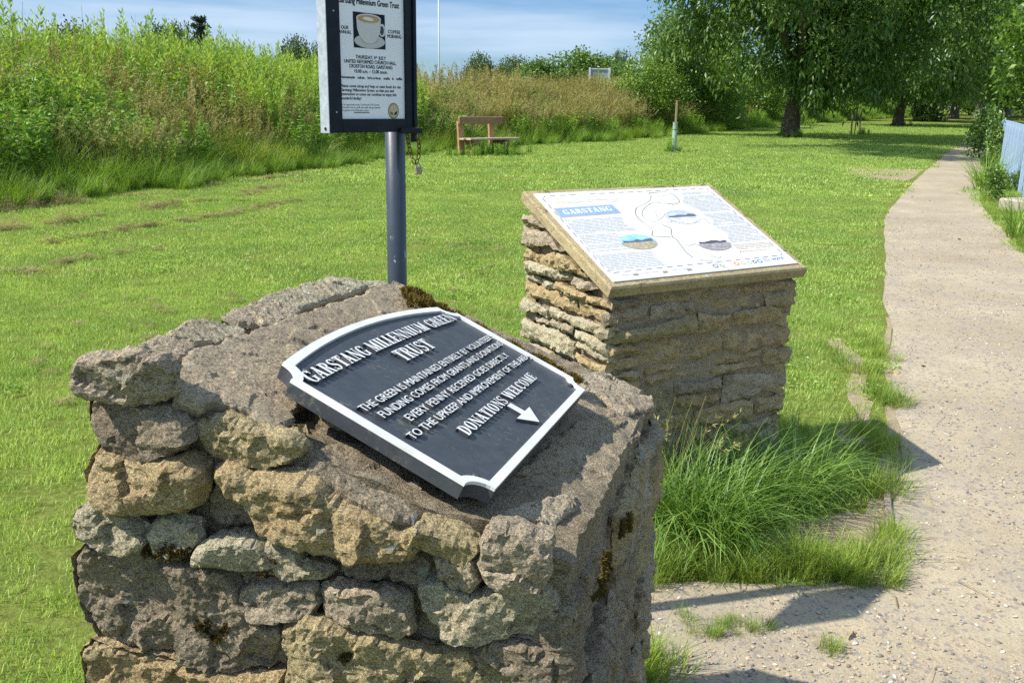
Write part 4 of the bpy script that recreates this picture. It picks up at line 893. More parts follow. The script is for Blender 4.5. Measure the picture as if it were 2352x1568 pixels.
far(150, 62, 95, 6.9, ow, cc, 0.3, 1.0, 'copper_beech', 'dull brownish tree top above the weeds at the far left')
far(365, 70, 92, 7.0, ow, oc, 1.0, 0.75, 'oak_tree', 'dark tree just left of the pine above the weeds')
far(415, 66, 96, 7.0, ow, oc, 2.6, 0.62, 'oak_tree', 'dark tree touching the left side of the pine')
far(462, 52, 98, 8.4, nw, nc, 0.0, 0.95, 'pine_tree', 'dark tiered pine standing above the weeds on the left')
far(676, 96, 90, 7.0, ow, oc, 4.0, 0.52, 'oak_tree', 'dark rounded tree a little left of the noticeboard')
far(728, 108, 96, 7.0, ow, oc, 5.2, 0.42, 'oak_tree', 'small dark tree close against the noticeboard\'s left side')
far(1092, 131, 105, 7.0, ow, oc, 0.6, 0.52, 'oak_tree', 'small round tree on the skyline above the bench')
far(1172, 138, 104, 7.0, ow, oc, 3.2, 0.66, 'oak_tree', 'dark low tree on the skyline between the round one and the broad hawthorn')
far(1232, 140, 100, 7.0, hw, hc, 3.9, 0.85, 'hawthorn_tree', 'low hawthorn at the left end of the broad hawthorn clump')
far(1310, 112, 100, 7.3, hw, hc, 0.2, 1.05, 'hawthorn_tree', 'broad hawthorn standing highest behind the grey sign')
far(1385, 130, 104, 7.3, hw, hc, 2.2, 0.9, 'hawthorn_tree', 'hawthorn on the skyline just right of the grey sign')
far(1412, 126, 128, 7.0, ow, oc, 1.9, 0.55, 'oak_tree', 'tall grey green tree right of the broad hawthorn')
far(1445, 178, 90, 7.0, hw, hc, 1.1, 0.62, 'hawthorn_tree', 'low bush in the dip of the skyline')
far(1505, 148, 105, 7.0, ow, oc, 2.9, 0.62, 'oak_tree', 'dark tree just left of the pale weeping tree')
far(1552, 134, 96, 7.6, pw_, pc, 0.5, 0.8, 'weeping_tree', 'pale weeping tree on the skyline left of the big willow')
far(1640, 142, 88, 7.6, pw_, pc, 2.5, 0.75, 'weeping_tree', 'pale drooping tree half behind the big willow\'s left branches')
far(1740, 150, 92, 7.0, hw, hc, 2.0, 0.9, 'hawthorn_tree', 'hawthorn closing the gap behind the big willow')
# ------------------------------------------------------------------ stonework
def densify(poly, step):
    out = []; n = len(poly)
    for i in range(n):
        a, b = np.array(poly[i], float), np.array(poly[(i + 1) % n], float); k = max(1, int(np.hypot(*(b - a)) / step))
        for j in range(k): out.append(a + (b - a) * j / k)
    return np.array(out)

def smooth_poly(poly, it=1):
    p = np.asarray(poly, float)
    for _ in range(it):
        q = np.roll(p, -1, 0); p = np.stack([p * 0.78 + q * 0.22, p * 0.22 + q * 0.78], 1).reshape(-1, 2)
    return p

def fbm(p, s, o=4, h=0.6): return noise.fractal(Vector(p) * s, h, 2.1, o)

def stone_geo(poly, O, U, V, N, bulge=0.018, back=0.10, res=0.006, rnd=0.020, amp=0.006, seed=0, edge=0.004, lift=0.0, round_corners=0, facet=0.010, chisel=0.16, nf=6, grow=0.0):
    """a rough stone: outline on a face, lumpy front, irregular sides running back into the wall"""
    O, U, V, N = (np.asarray(a, float) for a in (O, U, V, N))
    p = densify(smooth_poly(poly, round_corners), res)
    area = 0.5 * np.sum(p[:, 0] * np.roll(p[:, 1], -1) - np.roll(p[:, 0], -1) * p[:, 1])
    if area < 0: p = p[::-1].copy()
    t = np.roll(p, -1, 0) - np.roll(p, 1, 0); t /= np.hypot(*t.T)[:, None] + 1e-9; out = np.stack([t[:, 1], -t[:, 0]], 1)
    j = np.array([fbm((q[0], q[1], seed * 3.7), 24, 5, 0.8) + 0.8 * fbm((q[0], q[1], seed * 1.7), 85, 3, 0.9) for q in p])
    p = p + out * grow; base_p = p.copy(); p = p + out * (j * edge)[:, None]
    lo, hi = p.min(0), p.max(0); g = np.random.default_rng(seed)
    gx_, gy_ = np.meshgrid(np.arange(lo[0], hi[0], res), np.arange(lo[1], hi[1], res * 0.87))
    gx_[1::2] += res / 2; I = np.stack([gx_.ravel(), gy_.ravel()], 1) + g.normal(0, res * 0.12, (gx_.size, 2))
    I = I[in_poly(I, p)]; d, _, _ = seg_dist(I, p, True); m = d > res * 0.55; I, d = I[m], d[m]
    n = len(p)
    r = delaunay_2d_cdt([Vector(q) for q in p] + [Vector(q) for q in I], [(i, (i + 1) % n) for i in range(n)], [], 1, 1e-6)
    W = np.array(r[0], float) if len(r[0]) else np.zeros((0, 2)); F = [list(f) for f in r[2]]
    W = np.array([(q[0], q[1]) for q in r[0]])
    dd, _, _ = seg_dist(W, p, True)
    x = np.clip(dd / rnd, 0, 1); h = bulge * np.sqrt(np.maximum(0, 1 - (1 - x) ** 2)) + lift
    pc = g.uniform(lo, hi, (nf, 2)); ps = g.normal(0, chisel, (nf, 2)); p0 = g.uniform(0.0, 0.35 * bulge + 0.002, nf)
    cut = np.min([p0[i] + (W - pc[i]) @ ps[i] for i in range(nf)], 0); h = h + np.clip(cut, -1.1 * bulge - 0.004, 0.004)
    kc = max(6, int(np.prod(hi - lo) / 0.0016)); cc_ = g.uniform(lo, hi, (kc, 2)); cs = g.normal(0, 0.135, (kc, 2)); co = g.normal(0, 0.35 * amp, kc)
    near = np.argmin(((W[:, None, :] - cc_[None]) ** 2).sum(2), 1)
    h = h + (0.35 + 0.65 * x) * (co[near] + ((W - cc_[near]) * cs[near]).sum(1)) * min(1.0, amp / 0.0045)
    verts = []
    for (u, v), hh, xx in zip(W, h, x):
        q = O + U * u + V * v
        s = (seed * 0.37, seed * 0.11, 0)
        f1 = noise.voronoi(Vector(q) * 17 + Vector(s))[0][0]
        hh += (0.25 + 0.75 * xx) * (amp * (fbm(q + np.array(s), 18, 5, 0.8) + 0.75 * fbm(q, 90, 4, 0.9)) - facet * f1 + facet * 0.4)
        verts.append(q + N * hh)
    # which result vertices are the boundary loop (first n inputs keep their order in orig_verts)
    first = {}
    for k, src in enumerate(r[3]):
        for s_ in src:
            if s_ < n: first[s_] = k
    loop = [first[i] for i in range(n) if i in first]
    V_ = list(verts); P = F[:]
    ks = max(2, int(back / (res * 2.2))); prev = loop; cen = p.mean(0)
    for k in range(1, ks + 1):
        dep = back * k / ks; cur = []
        for i, li in enumerate(loop):
            w = base_p[i % n] if len(loop) == n else W[li]; q0 = O + U * w[0] + V * w[1] + N * (lift - dep)
            o = out[i % n]; ww = edge * 0.8 * fbm(q0, 40, 4, 0.8) + (fbm(q0, 24, 4) * 0.8 + 0.5 * fbm(q0, 80, 3)) * amp * 1.1 - 0.02 * (dep / back) ** 2 * (0.3 if back < 0.05 else 1)
            cur.append(len(V_)); V_.append(q0 + U * o[0] * ww + V * o[1] * ww)
        m_ = len(loop)
        for i in range(m_):
            P.append([prev[i], cur[i], cur[(i + 1) % m_], prev[(i + 1) % m_]])
        prev = cur
    P.append(prev[::-1])
    return np.array(V_), P

def wall_rows(width, v0, top, seed, hmin=0.05, hmax=0.12, wmin=0.12, wmax=0.34, gap=0.010):
    """irregular coursed rubble filling a face; top(u) is the upper edge"""
    g = np.random.default_rng(seed); out = []; v = v0; vmax = max(top(0), top(width))
    while v < vmax - 0.015:
        h = g.uniform(hmin, hmax); u = -g.uniform(0, 0.02)
        while u < width - 0.02:
            w = min(g.uniform(wmin, wmax), width + 0.012 - u)
            if width - (u + w) < 0.06: w = width + 0.012 - u
            sl = g.normal(0, 0.012, 2); split = g.random() < 0.22 and h > 0.075
            for a, b in (((0, 0.5), (0.5, 1.0)) if split else ((0, 1),)):
                lim = lambda p_: top(p_[0]) - 0.004 - p_[1]
                q = []
                for f in (0, 0.3, 0.65, 1): q.append((u + gap / 2 + f * (w - gap), v + h * a + gap / 2 + g.normal(0, 0.006) + sl[0] * (f - 0.5)))
                for f in (1, 0.7, 0.35, 0): q.append((u + gap / 2 + f * (w - gap) + g.normal(0, 0.005), v + h * b - gap / 2 + g.normal(0, 0.006) + sl[1] * (f - 0.5)))
                c_q = []
                for i in range(len(q)):                       # cut the stone off along the sloping top
                    s_, e_q = q[i], q[(i + 1) % len(q)]; ls, le = lim(s_), lim(e_q)
                    if ls >= 0: c_q.append(s_)
                    if ls * le < 0: f = ls / (ls - le); c_q.append((s_[0] + (e_q[0] - s_[0]) * f, s_[1] + (e_q[1] - s_[1]) * f))
                if len(c_q) > 2:
                    ar = abs(sum(c_q[i][0] * c_q[(i + 1) % len(c_q)][1] - c_q[(i + 1) % len(c_q)][0] * c_q[i][1] for i in range(len(c_q)))) / 2
                    if ar > 0.0016: out.append(c_q)
            u += w
        v += h
    return out

def core_geo(corners_top, inset, res, seed, amp=0.006, z0=-0.05):
    """mortar body: four-sided prism with a bilinear top, lumpy all over; corners in counter-clockwise order seen from above"""
    C = np.array(corners_top, float); cen = C.mean(0)
    for i in range(4):
        d = C[i, :2] - cen[:2]; C[i, :2] -= d / np.hypot(*d) * inset * 1.4
    V, P = [], []
    def grid(f, nu, nv):
        b = len(V)
        for a in range(nv + 1):
            for c in range(nu + 1):
                q = np.array(f(c / nu, a / nv)); V.append(q)
        for a in range(nv):
            for c in range(nu):
                i = b + a * (nu + 1) + c; P.append([i, i + 1, i + nu + 2, i + nu + 1])
    L = lambda a, b: np.linalg.norm(C[a] - C[b])
    grid(lambda s, t: (C[0] * (1 - s) + C[1] * s) * (1 - t) + (C[3] * (1 - s) + C[2] * s) * t, int(max(L(0, 1), L(3, 2)) / res) + 1, int(max(L(1, 2), L(0, 3)) / res) + 1)
    for i in range(4):
        a, b = C[i], C[(i + 1) % 4]
        a0, b0 = np.array([a[0], a[1], z0]), np.array([b[0], b[1], z0])
        grid(lambda s, t, a=a, b=b, a0=a0, b0=b0: (a0 * (1 - s) + b0 * s) * (1 - t) + (a * (1 - s) + b * s) * t, int(np.linalg.norm(a - b) / res) + 1, int(C[:, 2].max() / (res * 1.5)) + 1)
    V = np.array(V)
    for k, q in enumerate(V):
        d = noise.noise_vector(Vector(q) * 12 + Vector((seed, 0, 0))) * 0.6 + noise.noise_vector(Vector(q) * 45) * 0.4
        V[k] = q + np.array(d) * amp * 1.6
    return V, P

M_mortar = stone_mat('lime_mortar', (0.42, 0.335, 0.22), (0.55, 0.455, 0.315), (0.20, 0.155, 0.10), 0.0, 1.0, (0.9, 1.0), 0.0, 1)
SM = {'grey': stone_mat('grey_stone', (0.448, 0.37, 0.263), (0.616, 0.51, 0.358), (0.168, 0.14, 0.101), 0.8, seed=2),
      'ochre': stone_mat('ochre_stone', (0.515, 0.375, 0.196), (0.64, 0.51, 0.28), (0.224, 0.162, 0.095), 0.4, seed=3),
      'dark': stone_mat('dark_stone', (0.302, 0.246, 0.174), (0.47, 0.381, 0.263), (0.129, 0.106, 0.078), 0.6, seed=4),
      'pale': stone_mat('pale_stone', (0.56, 0.47, 0.314), (0.64, 0.594, 0.414), (0.269, 0.213, 0.14), 0.8, seed=5),
      'olive': stone_mat('olive_stone', (0.448, 0.364, 0.196), (0.582, 0.476, 0.263), (0.202, 0.157, 0.09), 0.4, seed=6)}
M_slate = stone_mat('slate', (0.285, 0.232, 0.16), (0.39, 0.315, 0.21), (0.17, 0.142, 0.105), 0.15, 1.0, (0.25, 0.6), seed=7)
M_moss = foliage('moss', [(0, (0.045, 0.030, 0.012)), (0.5, (0.105, 0.078, 0.022)), (1, (0.21, 0.165, 0.045))], 0.2, 0.9, 0.1, 4.0)
# ------------------------------------------------------------------ the donation plinth
A3 = lambda v: np.array(v, float)
PO, PU, PV, PN = A3(PL_O), A3(PL_U), A3(PL_V), A3(PL_N)
plinth = thing('stone_plinth', (-0.1, 1.45, 0.0), 'rough lichened rubble plinth in the foreground under the black donation plaque', 'stone plinth')
FO, FU, FV, FN = (A3(FACE[k]) for k in 'OUVN')
TOPC[0][:2] = list((FO + FU * 0.02 - FN * 0.010)[:2]); TOPC[1][:2] = list((FO + FU * 0.545 - FN * 0.012)[:2]); TOPC[1][2] = 1.0
cT = [TOPC[0], TOPC[1], TOPC[2], TOPC[3]]
V, P = core_geo(cT, 0.004, 0.0075, 3, 0.009)
part('mortar', V, P, M_mortar, plinth, True)
FO, FU, FV, FN = (A3(FACE[k]) for k in 'OUVN')
def put_stone(poly, O, U, V, N, mat, seed, **k):
    v, p = stone_geo(poly, O, U, V, N, seed=seed, **k)
    return part('stone', v, p, SM[mat] if isinstance(mat, str) else mat, plinth, False)
FSTYLE = dict(F1=('grey', 0.020, 0.02), F2=('dark', 0.020, 0.012), F3=('ochre', 0.036, 0.020), F4=('pale', 0.010, 0.012), F5=('olive', 0.022, 0.0), F6=('ochre', 0.034, 0.006), F10=('grey', 0.020, 0.004),
              F11=('pale', 0.024, 0.022), F12=('pale', 0.020, 0.012), F13=('pale', 0.016, 0.008), F14=('dark', 0.030, 0.014), F15=('grey', 0.018, 0.016), F16=('grey', 0.018, 0.014), F17=('pale', 0.030, 0.010),
              F18=('olive', 0.026, 0.016), F19=('ochre', 0.026, 0.022), F20=('dark', 0.02, 0.0), F21=('dark', 0.014, -0.012), F22=('dark', 0.012, -0.01), F9=('grey', 0.022, 0.020), F23=('dark', 0.012, -0.010))
for i, (k, q) in enumerate(FSTONES.items()):
    if k == 'F4': continue
    m, b, lf = FSTYLE[k]
    put_stone(q, FO, FU, FV, FN, m, 100 + i, bulge=b * 0.75, back={'F1': 0.03, 'F2': 0.12, 'F3': 0.12, 'F11': 0.12, 'F14': 0.12, 'F19': 0.12}.get(k, 0.05), res=0.0042, rnd=0.012 if b > 0.033 else 0.0055, amp=0.0046, lift=lf * 0.8 - 0.002, facet=0.007, edge=0.0045, chisel=0.15, nf=5, grow=0.0045)
TSTYLE = dict(C1=('grey', 0.004, 0.055), C2=('pale', 0.005, 0.05), C3=('grey', 0.007, 0.05), C4=('pale', 0.006, 0.05), R1=('grey', 0.006, 0.05), R2=('dark', 0.008, 0.05), R3=('olive', 0.008, 0.06), R4=('ochre', 0.006, 0.04),
              T7=('dark', 0.005, 0.03), T8=('olive', 0.005, 0.03), T9=('grey', 0.004, 0.04), T5=('ochre', 0.006, 0.03))
for i, (k, (off, q)) in enumerate(TSTONES.items()):
    if k == 'slate': continue
    m, b, bk = TSTYLE[k]
    if k in ('R4', 'T5'): m = M_mortar
    put_stone(q, PO + PN * (off - b), PU, PV, PN, m, 140 + i, bulge=b, back=bk, res=0.0042, rnd=0.006, amp=0.0028, facet=0.004, edge=0.004, chisel=0.05)
v, p = stone_geo(TSTONES['slate'][1], PO + PN * (TSTONES['slate'][0] - 0.004), PU, PV, PN, bulge=0.004, back=0.024, res=0.0045, rnd=0.005, amp=0.0014, seed=171, edge=0.006, facet=0.001, chisel=0.01)
part('slate_slab', v, p, M_slate, plinth, False)
# the faces that run round the corner, and the courses below the traced stones
cN, cR, cB, cL = A3(TOPC[1]), A3(TOPC[2]), A3(TOPC[3]), A3(TOPC[0])
def face_rows(a, b, za, zb, seed, res, mats, top_off=0.02, v0=0.0, hm=(0.07, 0.14), wm=(0.14, 0.34), parent=None, zmax=None, lift=0.0):
    a, b = A3((a[0], a[1], 0)), A3((b[0], b[1], 0)); w = np.linalg.norm(b - a); U = (b - a) / w; N = np.cross(U, (0, 0, 1)); g = random.Random(seed); out = []
    top = (lambda u: zmax) if zmax else (lambda u: za + (zb - za) * min(max(u / w, 0), 1) - top_off)
    for i, q in enumerate(wall_rows(w, v0, top, seed, *hm, *wm)):
        v, p = stone_geo(q, a, U, (0, 0, 1), N, bulge=g.uniform(0.008, 0.018), back=0.07, res=res, rnd=0.010, amp=0.0065, seed=seed * 50 + i, lift=g.uniform(-0.010, 0.010) + lift, facet=0.013, edge=0.007, chisel=0.17)
        out.append(part('stone', v, p, SM[g.choice(mats)], parent, False))
    return out
face_rows(cN + A3((-0.005, -0.01, 0)), cR + A3((0.0, 0.0, 0)), cN[2], cR[2], 31, 0.0075, ['dark', 'dark', 'grey', 'olive'], 0.045, 0.0, (0.08, 0.15), (0.16, 0.36), plinth, lift=0.022)
face_rows(cR, cB, cR[2], cB[2], 32, 0.016, ['grey', 'ochre', 'dark'], 0.05, 0.0, (0.09, 0.16), (0.15, 0.3), plinth)
face_rows(cB, cL + (cB - cL) * 0.09, cB[2], cL[2], 33, 0.016, ['grey', 'ochre', 'pale'], 0.06, 0.0, (0.09, 0.16), (0.16, 0.34), plinth)
face_rows(FO, FO + FU * 0.56, 0, 0, 34, 0.011, ['grey', 'ochre', 'dark', 'olive'], 0, 0.0, (0.09, 0.15), (0.16, 0.34), plinth, zmax=0.70)
# moss along the right edge of the slab and in pockets of the wall
def moss_patch(polyuv, O, U, V, N, n, L, seed):
    g = np.random.default_rng(seed); q = np.asarray(polyuv, float); lo, hi = q.min(0), q.max(0)
    I = g.uniform(lo, hi, (n * 4, 2)); I = I[in_poly(I, q)][:n]; pb = PB(); n = len(I)
    cush = np.array([0.5 + fbm((a, b, seed), 40, 3) for a, b in I])
    base = O[None] + I[:, :1] * U + I[:, 1:] * V + N[None] * (np.clip(cush, 0, 1)[:, None] * 0.012 - 0.003)
    d = N[None] + g.normal(0, 0.6, (n, 3)); pb.leaves(base, d, L * g.uniform(0.5, 1.3, n), L * 0.35, np.clip(0.35 + 0.35 * cush + g.normal(0, 0.2, n), 0, 1), g)
    return np.vstack(pb.V), np.vstack(pb.T), np.concatenate(pb.t)
v, p, t = moss_patch(MOSS, PO - PN * 0.024, PU, PV, PN, 9000, 0.0085, 5)
part('moss', v, p, M_moss, plinth, True, t)
def face_uv(cx, cy): return None
for i, (u, z, rx, rz, n) in enumerate([(0.125, 0.895, 0.020, 0.014, 700), (0.27, 0.873, 0.028, 0.020, 1100), (0.075, 0.995, 0.045, 0.010, 700), (0.30, 0.812, 0.025, 0.008, 500), (0.485, 0.768, 0.020, 0.020, 700), (0.19, 0.985, 0.020, 0.012, 500), (0.37, 0.842, 0.035, 0.010, 600)]):
    a = np.linspace(0, 2 * pi, 14, endpoint=False); q = np.stack([u + rx * np.cos(a) * (1 + 0.25 * np.sin(3 * a + i)), z + rz * np.sin(a)], 1)
    v, p, t = moss_patch(q, FO + FN * 0.012, FU, FV, FN, int(n * 1.6), 0.0055, 60 + i)
    part('moss', v, p, M_moss, plinth, True, t * 0.55)
# a crust of moss hanging down the shaded corner
uN = (cR - cN); uN[2] = 0; uN /= np.linalg.norm(uN); nN = np.cross(uN, (0, 0, 1))
for i, (q, n) in enumerate([(blob(0.07, 0.955, 0.05, 0.012, 501), 1200), (blob(0.30, 0.91, 0.04, 0.014, 503), 900)]):
    v, p, t = moss_patch(q, A3((cN[0], cN[1], 0)) + nN * 0.022, uN, A3((0, 0, 1)), nN, n, 0.006, 80 + i)
    part('moss', v, p, M_moss, plinth, True, t * 0.7)
# white lichen rosettes on the corner block and paint spot at the slab edge
M_lichen = plain('white_lichen', (0.55, 0.54, 0.47), 0.95, spec=0.1, var=0.25, scale=160)
M_white = plain('white_paint', (0.80, 0.80, 0.77), 0.45, var=0.05, scale=60)
def patch_on(uv, off, O, U, V, N, mat, name):
    mb = MB(); q = [tuple(a) for a in uv]; mb.prism(q, lambda a, b, w: O + U * a + V * b + N * w, off, off + 0.0012); return mb.build(name, mat, plinth)

# ------------------------------------------------------------------ the cast plaque
plaque = thing('plaque', tuple(PO + PU * 0.3 - PN * 0.024), 'black cast metal plaque with raised white lettering, bolted to the foreground stone plinth', 'plaque')
SH = 0.026
def PF(u, v, w): return PO + PU * u + PV * (v + SH * u) + PN * w
def plaque_mat():
    m, n, l, b = new_mat('weathered_black_paint')
    t = n.new('ShaderNodeTexCoord').outputs['Object']
    f = noise_tex(n, l, t, 11, 6, 0.65, 0.6); g_ = noise_tex(n, l, t, 120, 5, 0.75); h = noise_tex(n, l, t, 40, 4, 0.6)
    c = ramp(n, l, h, [(0.3, (0.036, 0.040, 0.046)), (0.7, (0.056, 0.061, 0.068))])
    ma = n.new('ShaderNodeMath'); ma.operation = 'MULTIPLY'; l.new(f, ma.inputs[0]); l.new(g_, ma.inputs[1])
    c = mixc(n, l, ramp(n, l, ma.outputs[0], [(0.29, (0, 0, 0)), (0.36, (0.75, 0.75, 0.75))]), c, (0.135, 0.125, 0.085))
    l.new(c, b.inputs['Base Color']); l.new(ramp(n, l, g_, [(0.3, (0.32, 0.32, 0.32)), (0.7, (0.55, 0.55, 0.55))]), b.inputs['Roughness']); b.inputs['Specular IOR Level'].default_value = 0.5
    bump(n, l, b, [(g_, 0.25, 0.001)]); return m
M_black = plaque_mat()
def enamel_mat():
    m, n, l, b = new_mat('chipped_white_enamel'); t = n.new('ShaderNodeTexCoord').outputs['Object']
    f = noise_tex(n, l, t, 150, 6, 0.7); g_ = noise_tex(n, l, t, 18, 5, 0.6)
    c = ramp(n, l, g_, [(0.3, (0.62, 0.61, 0.57)), (0.6, (0.76, 0.76, 0.74))])
    l.new(mixc(n, l, ramp(n, l, f, [(0.30, (1, 1, 1)), (0.34, (0, 0, 0))]), c, (0.20, 0.19, 0.16)), b.inputs['Base Color']); b.inputs['Roughness'].default_value = 0.5; return m
M_white_letter = enamel_mat()
def plaque_outline(ins):
    """outline with an arched top and scooped corners, moved inwards by ins"""
    x0, x1, y0, y1, r = -0.003 + ins, 0.603 - ins, -0.0150 + ins, 0.286 - ins * 0.95, 0.030
    out = []
    def scoop(cx, cy, a0, a1):
        for k in range(9):
            a = a0 + (a1 - a0) * k / 8; out.append((cx + (r) * cos(a), cy + (r) * sin(a)))
    X0, X1, Y0, Y1 = -0.003, 0.603, -0.015, 0.286
    rr = r + ins
    def sc(cx, cy, sx, sy, rev):
        # quarter circle round the outer corner, clipped to the inset rectangle
        aa = math.asin(min(1, ins / rr)); pts = []
        for k in range(9):
            a = aa + (pi / 2 - 2 * aa) * k / 8; pts.append((cx + sx * rr * cos(a), cy + sy * rr * sin(a)))
        return pts[::-1] if rev else pts
    out += sc(X0, Y0, 1, 1, True)             # ends on the bottom edge
    out += sc(X1, Y0, -1, 1, False)
    out += sc(X1, Y1, -1, -1, True)
    top0 = out[-1]
    q = sc(X0, Y1, 1, -1, False); tl = q[0]
    for k in range(1, 16):
        f = k / 16; out.append((top0[0] + (tl[0] - top0[0]) * f, top0[1] + (tl[1] - top0[1]) * f + 0.026 * (1 - (2 * f - 1) ** 2)))
    out += q
    return out
mb = MB(); o_out, o_in = plaque_outline(0.0), plaque_outline(0.0115)
mb.prism(o_out, PF, -0.017, 0.0)
side = mb                                   # lettering flanks are cast with the plate
white = MB()
n_ = len(o_out)
VV = [PF(u, v, 0.0046) for u, v in o_out] + [PF(u, v, 0.0046) for u, v in o_in] + [PF(u, v, 0.0002) for u, v in o_out] + [PF(u, v, 0.0002) for u, v in o_in]
PP = []
for i in range(n_):
    j = (i + 1) % n_; PP += [[i, j, n_ + j, n_ + i], [2 * n_ + j, 2 * n_ + i, i, j][::-1], [3 * n_ + i, 3 * n_ + j, n_ + j, n_ + i]]
white.add(VV, PP)
white.build('border', M_white_letter, plaque)
tops = MB()
RAISE = 0.0045
def raised_polys(polys, F):
    for i, q in enumerate(polys):
        z = RAISE + i * 0.00005; n = len(q)
        a = sum(q[k][0] * q[(k + 1) % n][1] - q[(k + 1) % n][0] * q[k][1] for k in range(n))
        if a < 0: q = q[::-1]
        tops.add([F(u, v, z) for u, v in q], [list(range(n))])
        side.add([F(u, v, 0.0001) for u, v in q] + [F(u, v, z) for u, v in q], [[k, (k + 1) % n, n + (k + 1) % n, n + k] for k in range(n)])
# ---- bold condensed roman capitals, drawn stroke by stroke (height 1)
def arc_band(cx, cy, rx, ry, tx, ty, a0, a1, k=14):
    quads = []
    for i in range(k):
        a, b = a0 + (a1 - a0) * i / k, a0 + (a1 - a0) * (i + 1) / k
        quads.append([(cx + rx * cos(a), cy + ry * sin(a)), (cx + rx * cos(b), cy + ry * sin(b)), (cx + (rx - tx) * cos(b), cy + (ry - ty) * sin(b)), (cx + (rx - tx) * cos(a), cy + (ry - ty) * sin(a))])
    outer = [(cx + rx * cos(a0 + (a1 - a0) * i / k), cy + ry * sin(a0 + (a1 - a0) * i / k)) for i in range(k + 1)]
    inner = [(cx + (rx - tx) * cos(a0 + (a1 - a0) * i / k), cy + (ry - ty) * sin(a0 + (a1 - a0) * i / k)) for i in range(k + 1)]
    return outer + inner[::-1]
TK, TN_, SF, SH_ = 0.19, 0.075, 0.055, 0.06
def rect_(x0, y0, x1, y1): return [(x0, y0), (x1, y0), (x1, y1), (x0, y1)]
def stem(x, t=TK, top=True, bot=True, s=SF):
    q = [rect_(x, 0, x + t, 1)]
    if top: q.append(rect_(x - s, 1 - SH_, x + t + s, 1))
    if bot: q.append(rect_(x - s, 0, x + t + s, SH_))
    return q
def diag(x0, x1, t, y0=0.0, y1=1.0): return [(x0, y0), (x0 + t, y0), (x1 + t, y1), (x1, y1)]
def ser(x0, x1, y): return rect_(x0, y, x1, y + SH_)
